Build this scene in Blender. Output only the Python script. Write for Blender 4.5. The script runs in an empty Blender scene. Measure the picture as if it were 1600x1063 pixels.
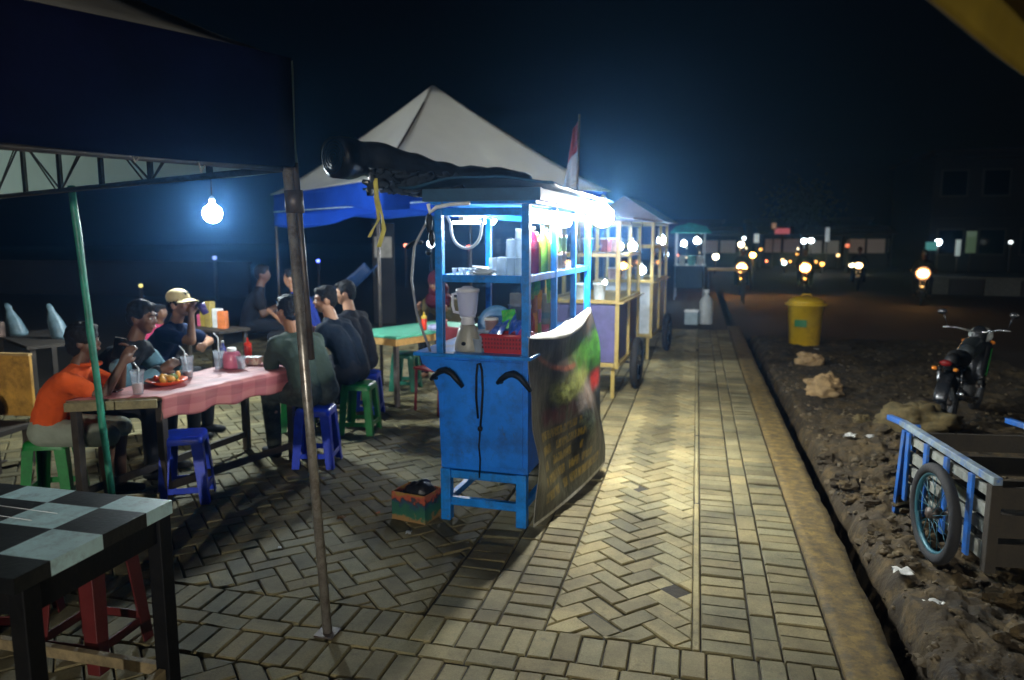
import bpy, math, random
from mathutils import Vector, Matrix, noise
R = math.radians
rnd = random.Random(7)
sc = bpy.context.scene
COL = sc.collection

# ---------------------------------------------------------------- camera
cam = bpy.data.cameras.new("camera")
cam.sensor_width = 36.0
cam.lens = 1150.0 / 1600.0 * 36.0
cam.clip_start = 0.05
cam.clip_end = 500
cam.dof.use_dof = True
cam.dof.focus_distance = 3.3
cam.dof.aperture_fstop = 1.9
camo = bpy.data.objects.new("camera", cam)
COL.objects.link(camo)
camo.location = (0, 0, 1.75)
camo.rotation_euler = (R(90 - 7.872), 0, R(14.025))
sc.camera = camo

# ---------------------------------------------------------------- world, moon, exposure
w = bpy.data.worlds.new("World")
sc.world = w
w.use_nodes = True
wn = w.node_tree.nodes
wl = w.node_tree.links
bg = wn["Background"]
sky = wn.new("ShaderNodeTexSky")
sky.sky_type = 'NISHITA'
sky.sun_disc = False
sky.sun_elevation = R(3)
sky.sun_rotation = R(200)
wl.new(sky.outputs[0], bg.inputs[0])
bg.inputs[1].default_value = 0.0004
sun = bpy.data.lights.new("moonlight", 'SUN')
sun.energy = 0.02
sun.angle = R(0.5)
sun.color = (1, 0.93, 0.82)
suno = bpy.data.objects.new("moonlight", sun)
COL.objects.link(suno)
suno.rotation_euler = (R(50), 0, R(-20))
sc.view_settings.view_transform = 'Standard'
sc.view_settings.look = 'None'
sc.view_settings.gamma = 1
sc.view_settings.exposure = 0.0
sc.cycles.use_denoising = True
sc.cycles.sample_clamp_indirect = 3
sc.cycles.max_bounces = 8
sc.cycles.transparent_max_bounces = 16
sc.cycles.volume_bounces = 0
sc.cycles.caustics_reflective = False
sc.cycles.caustics_refractive = False

LAMP_C = 470.0     # bare bulb on the right rear edge of the blue stall
LAMP_A = 310.0      # bulb over the diners' table
LAMP_B = 290.0     # bulb under the white tent
LAMP_T = 120.0      # tube under the roof of the blue stall
LAMP_V = 240.0     # unseen lamp added on a post behind the viewer
LAMP_W = 2900.0    # unseen low lamp added farther back, brightens the stall fronts
HAZE = 0.0031  # density of the haze added for the lamp glow

# ---------------------------------------------------------------- materials
MATS = {}
def nodes_of(name):
    m = bpy.data.materials.new(name)
    m.use_nodes = True
    nt = m.node_tree
    return m, nt, nt.nodes, nt.links, nt.nodes["Principled BSDF"]

def mat(name, col, rough=0.6, metal=0.0, var=0.25, scale=9.0, bump=0.12, bscale=60.0, spec=0.5, dirt=None, dirt_amt=0.4, chips=None):
    """painted / plain surface with blotchy colour, grime, uneven gloss and fine bump"""
    if name in MATS: return MATS[name]
    m, nt, N, L, b = nodes_of(name)
    tc = N.new("ShaderNodeTexCoord")
    n1 = N.new("ShaderNodeTexNoise"); n1.inputs["Scale"].default_value = scale; n1.inputs["Detail"].default_value = 6; n1.inputs["Roughness"].default_value = 0.65
    L.new(tc.outputs["Object"], n1.inputs["Vector"])
    cr = N.new("ShaderNodeValToRGB")
    c = col
    cr.color_ramp.elements[0].position = 0.3; cr.color_ramp.elements[1].position = 0.7
    cr.color_ramp.elements[0].color = (c[0]*(1-var), c[1]*(1-var), c[2]*(1-var), 1)
    cr.color_ramp.elements[1].color = (min(1,c[0]*(1+var)), min(1,c[1]*(1+var)), min(1,c[2]*(1+var)), 1)
    L.new(n1.outputs["Fac"], cr.inputs["Fac"])
    out = cr.outputs["Color"]
    if dirt:
        n3 = N.new("ShaderNodeTexNoise"); n3.inputs["Scale"].default_value = scale*1.7; n3.inputs["Detail"].default_value = 8; n3.inputs["Roughness"].default_value = 0.75
        L.new(tc.outputs["Object"], n3.inputs["Vector"])
        r3 = N.new("ShaderNodeValToRGB"); r3.color_ramp.elements[0].position = 0.48; r3.color_ramp.elements[1].position = 0.68
        r3.color_ramp.elements[0].color = (0,0,0,1); r3.color_ramp.elements[1].color = (dirt_amt,)*3 + (1,)
        L.new(n3.outputs["Fac"], r3.inputs["Fac"])
        mx = N.new("ShaderNodeMixRGB"); mx.inputs[2].default_value = (*dirt, 1)
        L.new(r3.outputs["Color"], mx.inputs[0]); L.new(out, mx.inputs[1])
        out = mx.outputs[0]
    if chips:
        n5 = N.new("ShaderNodeTexNoise"); n5.inputs["Scale"].default_value = scale*4.5; n5.inputs["Detail"].default_value = 9; n5.inputs["Roughness"].default_value = 0.8
        mp = N.new("ShaderNodeMapping"); mp.inputs["Scale"].default_value = (1, 1, .45); L.new(tc.outputs["Object"], mp.inputs[0]); L.new(mp.outputs[0], n5.inputs["Vector"])
        r5 = N.new("ShaderNodeValToRGB"); r5.color_ramp.elements[0].position = 0.60; r5.color_ramp.elements[1].position = 0.625
        r5.color_ramp.elements[0].color = (0,0,0,1); r5.color_ramp.elements[1].color = (.85,.85,.85,1)
        L.new(n5.outputs["Fac"], r5.inputs["Fac"])
        m5 = N.new("ShaderNodeMixRGB"); m5.inputs[2].default_value = (*chips, 1); L.new(r5.outputs[0], m5.inputs[0]); L.new(out, m5.inputs[1]); out = m5.outputs[0]
    L.new(out, b.inputs["Base Color"])
    mr = N.new("ShaderNodeMapRange"); mr.inputs["To Min"].default_value = max(0.04, rough-0.12); mr.inputs["To Max"].default_value = min(1, rough+0.15)
    L.new(n1.outputs["Fac"], mr.inputs["Value"]); L.new(mr.outputs[0], b.inputs["Roughness"])
    b.inputs["Metallic"].default_value = metal
    b.inputs["Specular IOR Level"].default_value = spec
    if bump:
        n2 = N.new("ShaderNodeTexNoise"); n2.inputs["Scale"].default_value = bscale; n2.inputs["Detail"].default_value = 5
        L.new(tc.outputs["Object"], n2.inputs["Vector"])
        bp = N.new("ShaderNodeBump"); bp.inputs["Strength"].default_value = bump; bp.inputs["Distance"].default_value = 0.01
        L.new(n2.outputs["Fac"], bp.inputs["Height"]); L.new(bp.outputs[0], b.inputs["Normal"])
    MATS[name] = m
    return m

def emit(name, col, strength):
    if name in MATS: return MATS[name]
    m, nt, N, L, b = nodes_of(name)
    b.inputs["Base Color"].default_value = (0.8, 0.8, 0.8, 1)
    b.inputs["Emission Color"].default_value = (*col, 1)
    b.inputs["Emission Strength"].default_value = strength
    MATS[name] = m
    return m

def clear(name, tint=(0.95, 0.98, 1.0), gloss=0.08, film=0.0, filmcol=(0.7, 0.75, 0.8)):
    """thin glass or clear plastic: see-through with a fresnel reflection and a faint film"""
    if name in MATS: return MATS[name]
    m, nt, N, L, b = nodes_of(name)
    out = N["Material Output"]
    tr = N.new("ShaderNodeBsdfTransparent"); tr.inputs[0].default_value = (*tint, 1)
    gl = N.new("ShaderNodeBsdfGlossy"); gl.inputs["Roughness"].default_value = gloss
    fr = N.new("ShaderNodeFresnel"); fr.inputs[0].default_value = 1.45
    mx = N.new("ShaderNodeMixShader"); ge = N.new("ShaderNodeNewGeometry")
    om = N.new("ShaderNodeMath"); om.operation = 'SUBTRACT'; om.inputs[0].default_value = 1; L.new(ge.outputs["Backfacing"], om.inputs[1])
    fm = N.new("ShaderNodeMath"); fm.operation = 'MULTIPLY'; L.new(fr.outputs[0], fm.inputs[0]); L.new(om.outputs[0], fm.inputs[1])
    L.new(fm.outputs[0], mx.inputs[0]); L.new(tr.outputs[0], mx.inputs[1]); L.new(gl.outputs[0], mx.inputs[2])
    last = mx.outputs[0]
    if film:
        df = N.new("ShaderNodeBsdfTranslucent"); df.inputs[0].default_value = (*filmcol, 1)
        d2 = N.new("ShaderNodeBsdfDiffuse"); d2.inputs[0].default_value = (*filmcol, 1)
        m0 = N.new("ShaderNodeMixShader"); m0.inputs[0].default_value = 0.5
        L.new(df.outputs[0], m0.inputs[1]); L.new(d2.outputs[0], m0.inputs[2])
        m2 = N.new("ShaderNodeMixShader"); m2.inputs[0].default_value = film
        L.new(last, m2.inputs[1]); L.new(m0.outputs[0], m2.inputs[2]); last = m2.outputs[0]
    L.new(last, out.inputs["Surface"])
    MATS[name] = m
    return m

def cloth(name, col, trans=0.35, var=0.12, scale=5.0, rough=0.85, bump=0.25):
    """woven or tarpaulin sheet that lets some light through"""
    if name in MATS: return MATS[name]
    m = mat(name, col, rough=rough, var=var, scale=scale, bump=bump, bscale=25, spec=0.3)
    N = m.node_tree.nodes; L = m.node_tree.links
    b = N["Principled BSDF"]; out = N["Material Output"]
    t = N.new("ShaderNodeBsdfTranslucent"); t.inputs[0].default_value = (*col, 1)
    mx = N.new("ShaderNodeMixShader"); mx.inputs[0].default_value = trans
    L.new(b.outputs[0], mx.inputs[1]); L.new(t.outputs[0], mx.inputs[2]); L.new(mx.outputs[0], out.inputs["Surface"])
    return m

# ---------------------------------------------------------------- mesh builder
class MB:
    def __init__(s): s.v = []; s.f = []; s.mi = []; s.sm = []; s.m = 0; s.uv = None
    def add(s, vs, fs, smooth=False):
        o = len(s.v); s.v += [tuple(p) for p in vs]
        for f in fs: s.f.append([i + o for i in f]); s.mi.append(s.m); s.sm.append(smooth)
        return s
    def box(s, c, d, rz=0.0, rot=None):
        x, y, z = d[0]/2, d[1]/2, d[2]/2
        M = rot if rot is not None else Matrix.Rotation(rz, 3, 'Z')
        c = Vector(c)
        vs = [c + M @ Vector((sx*x, sy*y, sz*z)) for sz in (-1, 1) for sx, sy in ((-1,-1),(1,-1),(1,1),(-1,1))]
        return s.add(vs, [(3,2,1,0),(4,5,6,7),(0,1,5,4),(1,2,6,5),(2,3,7,6),(3,0,4,7)])
    def b2(s, a, b):
        return s.box([(a[i]+b[i])/2 for i in range(3)], [abs(b[i]-a[i]) for i in range(3)])
    def beam(s, p0, p1, w, h, up=(0,0,1)):
        p0, p1 = Vector(p0), Vector(p1); d = p1 - p0; n = d.normalized()
        u = Vector(up)
        if abs(n.dot(u)) > 0.95: u = Vector((0,1,0))
        x = n.cross(u).normalized(); y = x.cross(n)
        M = Matrix((x, n, y)).transposed()
        return s.box((p0+p1)/2, (w, d.length, h), rot=M)
    def tube(s, pts, r, seg=10, cap=True, closed=False, smooth=True):
        pts = [Vector(p) for p in pts]; n = len(pts)
        rs = r if isinstance(r, (list, tuple)) else [r]*n
        vs = []; fs = []; px = None
        for i, p in enumerate(pts):
            if closed: t = pts[(i+1) % n] - pts[i-1]
            else: t = pts[min(i+1, n-1)] - pts[max(i-1, 0)]
            t.normalize()
            if px is None:
                u = Vector((0,0,1)) if abs(t.z) < 0.9 else Vector((1,0,0))
                x = t.cross(u).normalized()
            else:
                x = (px - t*px.dot(t)).normalized()
            px = x; y = t.cross(x)
            for k in range(seg):
                a = 2*math.pi*k/seg
                vs.append(p + (x*math.cos(a) + y*math.sin(a))*rs[i])
        m = n if closed else n-1
        for i in range(m):
            for k in range(seg):
                a = i*seg + k; b = i*seg + (k+1) % seg; c = ((i+1) % n)*seg + (k+1) % seg; d = ((i+1) % n)*seg + k
                fs.append((a, b, c, d))
        if cap and not closed:
            fs.append(tuple(reversed(range(seg)))); fs.append(tuple(range((n-1)*seg, n*seg)))
        return s.add(vs, fs, smooth)
    def lathe(s, prof, c=(0,0,0), seg=24, sx=1.0, sy=1.0, M=None, smooth=True):
        c = Vector(c); vs = []; fs = []; n = len(prof)
        for r, z in prof:
            for k in range(seg):
                a = 2*math.pi*k/seg
                p = Vector((r*math.cos(a)*sx, r*math.sin(a)*sy, z))
                if M is not None: p = M @ p
                vs.append(c + p)
        for i in range(n-1):
            for k in range(seg):
                fs.append((i*seg+k, i*seg+(k+1) % seg, (i+1)*seg+(k+1) % seg, (i+1)*seg+k))
        fs.append(tuple(reversed(range(seg)))); fs.append(tuple(range((n-1)*seg, n*seg)))
        return s.add(vs, fs, smooth)
    def ball(s, c, r, seg=14, rings=9, M=None):
        rr = r if isinstance(r, (list, tuple)) else (r, r, r); c = Vector(c); vs = []; fs = []
        for i in range(rings+1):
            ph = math.pi*i/rings
            for k in range(seg):
                a = 2*math.pi*k/seg
                p = Vector((rr[0]*math.sin(ph)*math.cos(a), rr[1]*math.sin(ph)*math.sin(a), -rr[2]*math.cos(ph)))
                if M is not None: p = M @ p
                vs.append(c + p)
        for i in range(rings):
            for k in range(seg):
                fs.append((i*seg+k, i*seg+(k+1) % seg, (i+1)*seg+(k+1) % seg, (i+1)*seg+k))
        return s.add(vs, fs, True)
    def cap(s, p0, r0, p1, r1, seg=12):
        """tapered capsule"""
        p0, p1 = Vector(p0), Vector(p1)
        s.ball(p0, r0, seg, 8); s.ball(p1, r1, seg, 8)
        return s.tube([p0, p1], [r0, r1], seg)
    def grid(s, fn, nu, nv, smooth=True, thick=0.0, uv=True):
        vs = []; fs = []
        for j in range(nv+1):
            for i in range(nu+1): vs.append(Vector(fn(i/nu, j/nv)))
        k = nu+1
        for j in range(nv):
            for i in range(nu): fs.append((j*k+i, j*k+i+1, (j+1)*k+i+1, (j+1)*k+i))
        if thick:
            nn = [Vector((0,0,0)) for _ in vs]
            for f in fs:
                q = (vs[f[1]]-vs[f[0]]).cross(vs[f[3]]-vs[f[0]])
                for i in f: nn[i] += q
            o = len(vs)
            vs2 = [p - (n.normalized() if n.length > 0 else n)*thick for p, n in zip(vs, nn)]
            vs = vs + vs2
            fs = fs + [tuple(reversed([i+o for i in f])) for f in fs]
            rim = [i for i in range(nu)] + [j*k+nu for j in range(nv)] + [nv*k+i for i in range(nu, 0, -1)] + [j*k for j in range(nv, 0, -1)]
            for a, b in zip(rim, rim[1:]+rim[:1]): fs.append((b, a, a+o, b+o))
        return s.add(vs, fs, smooth)
    def prism(s, poly, y0, y1, axis='y'):
        n = len(poly); vs = []
        for y in (y0, y1):
            for a, b in poly:
                vs.append((a, y, b) if axis == 'y' else ((y, a, b) if axis == 'x' else (a, b, y)))
        fs = [tuple(range(n)), tuple(range(2*n-1, n-1, -1))]
        for i in range(n): fs.append((i, i+n, (i+1) % n + n, (i+1) % n))
        return s.add(vs, fs)
    def build(s, name, mats, parent=None, bevel=0.0, loc=None, rot=None, subsurf=0, remesh=0.0, smooth_it=0, recalc=True):
        me = bpy.data.meshes.new(name)
        me.from_pydata(s.v, [], s.f)
        if not isinstance(mats, (list, tuple)): mats = [mats]
        for m in mats: me.materials.append(m)
        me.polygons.foreach_set("material_index", s.mi)
        me.polygons.foreach_set("use_smooth", s.sm)
        me.update()
        if recalc:
            import bmesh
            bm = bmesh.new(); bm.from_mesh(me); bmesh.ops.recalc_face_normals(bm, faces=bm.faces); bm.to_mesh(me); bm.free()
        o = bpy.data.objects.new(name, me); COL.objects.link(o)
        if parent is not None: o.parent = parent
        if loc is not None: o.location = loc
        if rot is not None: o.rotation_euler = rot
        if remesh:
            r = o.modifiers.new("r", 'REMESH'); r.mode = 'VOXEL'; r.voxel_size = remesh; r.use_smooth_shade = True
            if smooth_it:
                q = o.modifiers.new("s", 'SMOOTH'); q.iterations = smooth_it; q.factor = 0.5
        if bevel:
            b = o.modifiers.new("b", 'BEVEL'); b.width = bevel; b.segments = 2; b.limit_method = 'ANGLE'; b.angle_limit = R(40)
        if subsurf:
            q = o.modifiers.new("ss", 'SUBSURF'); q.levels = subsurf; q.render_levels = subsurf
        return o

def tag(o, label, cat, group=None, kind=None):
    o["label"] = label; o["category"] = cat
    if group: o["group"] = group
    if kind: o["kind"] = kind
    return o
def thing(name, label, cat, loc=(0,0,0), rz=0.0, group=None):
    o = bpy.data.objects.new(name, None); COL.objects.link(o)
    o.location = loc; o.rotation_euler = (0, 0, rz); o.empty_display_size = 0.1
    return tag(o, label, cat, group)
def structure(o):
    o["kind"] = "structure"; return o
def copy_tree(o, parent=None):
    c = o.copy(); COL.objects.link(c)
    if parent is not None: c.parent = parent
    for ch in [x for x in bpy.data.objects if x.parent is o]: copy_tree(ch, c)
    return c
def lerp(a, b, t): return a + (b-a)*t
def vl(a, b, t): return Vector(a).lerp(Vector(b), t)

# common materials
M_black = mat('black_paint', (0.004, 0.004, 0.0045), 0.5, spec=.2, dirt=(0.016,0.014,0.011), dirt_amt=0.3)
M_rub = mat('rubber', (0.015, 0.015, 0.016), 0.8, bump=0.3)
M_blue = mat('stall_blue_paint', (0.002, 0.165, 0.70), 0.42, var=0.28, scale=3, dirt=(0.015,0.05,0.16), dirt_amt=0.75, bump=0.2, bscale=9, chips=(.05,.07,.10))
M_blue2 = mat('stall_blue_trim', (0.003, 0.19, 0.64), 0.4, var=0.3, scale=6, dirt=(0.03,0.06,0.12), dirt_amt=0.7, chips=(.12,.12,.11))
M_navyroof = mat('dark_blue_sheet', (0.012, 0.055, 0.11), 0.5, var=0.3)
M_steel = mat('worn_steel', (0.34, 0.31, 0.27), 0.32, 0.6, var=0.35, scale=14, dirt=(0.08,0.045,0.025), dirt_amt=0.7)
M_dsteel = mat('dull_frame_steel', (0.10, 0.085, 0.075), 0.5, 0.5, var=0.4, scale=10, dirt=(0.07,0.035,0.02), dirt_amt=0.6)
M_chrome = mat('chrome', (0.30, 0.31, 0.32), 0.25, 1.0, var=0.1)
M_green_p = mat('green_bamboo_paint', (0.02, 0.20, 0.12), 0.45, var=0.35, dirt=(0.02,0.07,0.05), dirt_amt=0.6)
M_wood = mat('old_table_wood', (0.20, 0.15, 0.075), 0.75, var=0.4, scale=12, dirt=(0.05,0.035,0.02), dirt_amt=0.6, bump=0.3)
M_dwood = mat('dark_wood', (0.035, 0.026, 0.018), 0.7, var=0.4, scale=10, bump=0.3)
M_white = mat('white_plastic', (0.72, 0.74, 0.74), 0.4, var=0.08)
M_redp = mat('red_plastic', (0.40, 0.018, 0.02), 0.35, var=0.2, dirt=(0.15,0.01,0.01))
M_orange = mat('orange_plastic', (0.75, 0.10, 0.015), 0.35, var=0.15)
M_ketchup = mat('ketchup_red', (0.70, 0.035, 0.01), 0.3, var=0.15)
M_yel = mat('yellow_paint', (0.30, 0.225, 0.06), 0.45, var=0.25, dirt=(0.2,0.11,0.03))
M_glass = clear('pane_glass', film=0.0015, gloss=0.03)
M_cup = clear('clear_cup', gloss=0.12, film=0.22)
M_straw = mat('straw_white', (0.7,0.72,0.72), 0.4)

# ================================================================ GROUND
def brick_mat():
    m, nt, N, L, b = nodes_of('paver_concrete')
    tc = N.new("ShaderNodeTexCoord")
    at = N.new("ShaderNodeAttribute"); at.attribute_name = "tone"
    n1 = N.new("ShaderNodeTexNoise"); n1.inputs["Scale"].default_value = 1.3; n1.inputs["Detail"].default_value = 7; n1.inputs["Roughness"].default_value = 0.7
    n2 = N.new("ShaderNodeTexNoise"); n2.inputs["Scale"].default_value = 120; n2.inputs["Detail"].default_value = 6; n2.inputs["Roughness"].default_value = 0.8
    n4 = N.new("ShaderNodeTexNoise"); n4.inputs["Scale"].default_value = 14; n4.inputs["Detail"].default_value = 8; n4.inputs["Roughness"].default_value = 0.75
    for n in (n1, n2, n4): L.new(tc.outputs["Object"], n.inputs["Vector"])
    cr = N.new("ShaderNodeValToRGB")
    cr.color_ramp.elements[0].position = 0.35; cr.color_ramp.elements[0].color = (0.105, 0.092, 0.048, 1)
    cr.color_ramp.elements[1].position = 0.68; cr.color_ramp.elements[1].color = (0.31, 0.264, 0.130, 1)
    L.new(n1.outputs["Fac"], cr.inputs["Fac"])
    mul = N.new("ShaderNodeMixRGB"); mul.blend_type = 'MULTIPLY'; mul.inputs[0].default_value = 1
    L.new(cr.outputs[0], mul.inputs[1]); L.new(at.outputs["Color"], mul.inputs[2])
    sp = N.new("ShaderNodeValToRGB"); sp.color_ramp.elements[0].position = 0.3; sp.color_ramp.elements[0].color = (0.55,0.52,0.5,1)
    sp.color_ramp.elements[1].position = 0.6; sp.color_ramp.elements[1].color = (1.05,1.05,1.05,1)
    L.new(n2.outputs["Fac"], sp.inputs["Fac"])
    m2 = N.new("ShaderNodeMixRGB"); m2.blend_type = 'MULTIPLY'; m2.inputs[0].default_value = 0.8
    L.new(mul.outputs[0], m2.inputs[1]); L.new(sp.outputs[0], m2.inputs[2])
    st = N.new("ShaderNodeValToRGB"); st.color_ramp.elements[0].position = 0.56; st.color_ramp.elements[0].color = (0,0,0,1)
    st.color_ramp.elements[1].position = 0.72; st.color_ramp.elements[1].color = (0.75,)*3+(1,)
    L.new(n4.outputs["Fac"], st.inputs["Fac"])
    m3 = N.new("ShaderNodeMixRGB"); m3.inputs[2].default_value = (0.075, 0.058, 0.034, 1)
    L.new(st.outputs[0], m3.inputs[0]); L.new(m2.outputs[0], m3.inputs[1])
    L.new(m3.outputs[0], b.inputs["Base Color"])
    b.inputs["Roughness"].default_value = 0.78; b.inputs["Specular IOR Level"].default_value = 0.35
    bp = N.new("ShaderNodeBump"); bp.inputs["Strength"].default_value = 0.35; bp.inputs["Distance"].default_value = 0.006
    L.new(n2.outputs["Fac"], bp.inputs["Height"]); L.new(bp.outputs[0], b.inputs["Normal"])
    return m
M_brick = brick_mat()
M_mortar = mat('joint_soil', (0.030, 0.024, 0.014), 0.95, var=0.4, scale=25, bump=0.5)
M_sand = mat('worn_mortar', (0.36, 0.29, 0.13), 0.85, var=0.3, scale=7, bump=0.4, dirt=(0.14,0.10,0.05), dirt_amt=0.7)

def clip(poly, x0, x1, y0, y1):
    for ax, lim, keep in ((0, x0, 1), (0, x1, -1), (1, y0, 1), (1, y1, -1)):
        out = []
        for i in range(len(poly)):
            a, b = poly[i-1], poly[i]
            da, db = (a[ax]-lim)*keep, (b[ax]-lim)*keep
            if (da >= 0) != (db >= 0):
                t = da/(da-db); out.append((a[0]+(b[0]-a[0])*t, a[1]+(b[1]-a[1])*t))
            if db >= 0: out.append(b)
        poly = out
        if len(poly) < 3: return []
    return poly
def area(p): return 0.5*sum(p[i-1][0]*p[i][1]-p[i][0]*p[i-1][1] for i in range(len(p)))
def inset(poly, d):
    n = len(poly); ls = []
    for i in range(n):
        a, b = poly[i], poly[(i+1) % n]
        ex, ey = b[0]-a[0], b[1]-a[1]; l = math.hypot(ex, ey)
        if l < 1e-4: return None
        nx, ny = -ey/l, ex/l
        ls.append((a[0]+nx*d, a[1]+ny*d, ex/l, ey/l))
    out = []
    for i in range(n):
        x1, y1, u1, v1 = ls[i-1]; x2, y2, u2, v2 = ls[i]
        den = u1*v2-v1*u2
        if abs(den) < 1e-3: return None
        t = ((x2-x1)*v2-(y2-y1)*u2)/den
        out.append((x1+u1*t, y1+v1*t))
    return out if area(out) > 0.3*area(poly)*0.2 else None
PV, PF, PT = [], [], []
def brick(poly, tone=None, gap=0.004):
    if len(poly) < 3: return
    if area(poly) < 0: poly = poly[::-1]
    q = []
    for p in poly:
        if not q or math.hypot(p[0]-q[-1][0], p[1]-q[-1][1]) > 0.004: q.append(p)
    if math.hypot(q[0][0]-q[-1][0], q[0][1]-q[-1][1]) < 0.004: q.pop()
    if len(q) < 3 or area(q) < 0.0012: return
    o = inset(q, gap)
    if not o: return
    t = inset(o, 0.0055)
    if not t: return
    z = rnd.uniform(-0.006, 0.002) - (.008 if rnd.random() < .05 else 0); gx, gy = rnd.gauss(0, .016), rnd.gauss(0, .016)
    cx = sum(p[0] for p in q)/len(q); cy = sum(p[1] for p in q)/len(q)
    s = len(PV); n = len(o)
    H = lambda p: z + gx*(p[0]-cx) + gy*(p[1]-cy)
    for p in o: PV.append((p[0], p[1], -0.035))
    for p in o: PV.append((p[0], p[1], H(p)-0.006))
    for p in t: PV.append((p[0], p[1], H(p)))
    tn = tone if tone else rnd.choice((rnd.uniform(.8,1.1), rnd.uniform(.66,.95), rnd.uniform(.9,1.25)))
    hue = rnd.uniform(-.05,.05)+(.015 if tone else 0)
    c = (tn*(1+hue), tn, tn*(1-hue*1.5), 1)
    PF.append([s+2*n+i for i in range(n)]); PT.append(c)
    for i in range(n):
        j = (i+1) % n
        PF.append([s+n+i, s+n+j, s+2*n+j, s+2*n+i]); PT.append(c)
        PF.append([s+i, s+j, s+n+j, s+n+i]); PT.append(c)
W_, L_ = 0.1065, 0.213
def rect(x0, y0, x1, y1): return [(x0,y0),(x1,y0),(x1,y1),(x0,y1)]
def herring(x0, x1, y0, y1, ox, oy, pale=False):
    s2 = math.sqrt(.5); w = W_
    rr = int(max(x1-x0, y1-y0)/w*1.6)+6
    cx, cy = (x0+x1)/2, (y0+y1)/2
    for i in range(-rr, rr):
        for j in range(-rr, rr):
            d = (i-j) % 4
            if d == 0: p = rect(i*w, j*w, (i+2)*w, (j+1)*w)
            elif d == 3: p = rect(i*w, j*w, (i+1)*w, (j+2)*w)
            else: continue
            q = [((a-b)*s2+cx+ox, (a+b)*s2+cy+oy) for a, b in p]
            if max(a for a,b in q) < x0 or min(a for a,b in q) > x1 or max(b for a,b in q) < y0 or min(b for a,b in q) > y1: continue
            c = clip(q, x0, x1, y0, y1)
            if len(c) >= 3:
                pl = pale and (min(a for a, b in q) < -.60 or max(a for a, b in q) > .02)
                brick(c, rnd.uniform(1.25,1.5) if pl else None, .0008 if pl else .004)
YB = 3.05      # the cross band starts here, towards the viewer
YE = 14.6      # far end of the paving
def column_h(x0, x1, y0, y1):
    y = y0
    while y < y1-0.03: brick(rect(x0, y, x1, y+W_)); y += W_
def column_s(x0, x1, y0, y1, off=0):
    y = y0-off
    while y < y1-0.03: brick(clip(rect(x0, y, x1, y+L_), x0, x1, y0, y1)); y += L_
for ya, yb in ((YB, YE),):
    column_h(0.072, 0.290, ya, yb); column_s(0.292, 0.408, ya, yb, .05); column_h(0.410, 0.628, ya, yb)
    column_h(-0.835, -0.615, ya, yb); column_s(-0.955, -0.838, ya, yb, .09); column_h(-1.185, -0.958, ya, yb)
y_ = YB
while y_ < YE: brick(rect(0.036, y_, 0.069, y_+.9), rnd.uniform(1.25,1.45), .001); y_ += .9
herring(-0.61, 0.035, YB+0.005, YE, 0.02, 0.03, True)
herring(-7.5, -1.195, YB, 12.5, 0.01, 0.0)
def soldier(y0, y1, x0=-7.5, x1=0.628):
    x = x1
    while x > x0: brick(rect(x-W_, y0, x, y1)); x -= W_
def stretch(y0, y1, x0=-7.5, x1=0.628):
    x = x1-rnd.uniform(0,.1)
    brick(rect(x, y0, x1, y1))
    while x > x0: brick(rect(x-L_, y0, x, y1)); x -= L_
soldier(YB-0.215, YB-0.002); stretch(YB-0.325, YB-0.217); soldier(YB-0.54, YB-0.327)
y2 = YB-0.545
column_h(0.072, 0.290, 0.8, y2); column_s(0.292, 0.408, 0.8, y2); column_h(0.410, 0.628, 0.8, y2)
column_h(-0.835, -0.615, 0.8, y2); column_s(-0.955, -0.838, 0.8, y2); column_h(-1.185, -0.958, 0.8, y2)
herring(-0.61, 0.035, 0.8, y2, 0, 0, True)
herring(-5.0, -1.195, 0.8, y2, 0, 0)
me = bpy.data.meshes.new("pavement"); me.from_pydata(PV, [], PF); me.materials.append(M_brick)
ca = me.attributes.new("tone", 'FLOAT_COLOR', 'FACE')
ca.data.foreach_set("color", [x for c in PT for x in c])
pav = bpy.data.objects.new("pavement", me); COL.objects.link(pav); structure(pav)

# bed of the paving: joint soil everywhere, worn mortar flush along the herringbone strip
mb = MB(); mb.grid(lambda u, v: (lerp(-40, 0.64, u), lerp(-8, 60, v), -0.018), 4, 8)
structure(mb.build("paving_bed", M_mortar))
mb = MB()
def sandz(u, v):
    x, y = lerp(-0.612, 0.068, u), lerp(0.8, YE, v)
    return (x, y, -0.0125 + 0.003*noise.noise(Vector((x*6, y*6, 0))))
mb.grid(lambda u, v: sandz(u, lerp((YB-0.8)/(YE-0.8), 1, v)), 10, 240)
structure(mb.build("mortar_strip", M_mortar))

# kerb: weathered concrete with a chipped outer edge
M_kerb = mat('kerb_concrete', (0.125, 0.082, 0.020), 0.85, var=0.7, scale=12, bump=0.6, bscale=35, dirt=(0.04,0.032,0.015), dirt_amt=0.9)
mb = MB()
def kerb(u, v):
    y = lerp(-2, 15.2, v)
    n = noise.noise(Vector((u*2, y*5, 1.0)))*0.012 + noise.noise(Vector((3, y*17, 0)))*0.006
    if u < 0.34: return (0.636, y, lerp(-0.03, 0.012, u/0.34))
    if u < 0.67: return (lerp(0.638, 0.862+n, (u-.34)/.33), y, 0.014+noise.noise(Vector((u*9, y*9, 4)))*0.004)
    return (0.868+n*1.2+0.01*(u-.67), y, lerp(0.006, -0.40, (u-.67)/.33))
mb.grid(kerb, 12, 340)
structure(mb.build("kerb", M_kerb))

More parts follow.
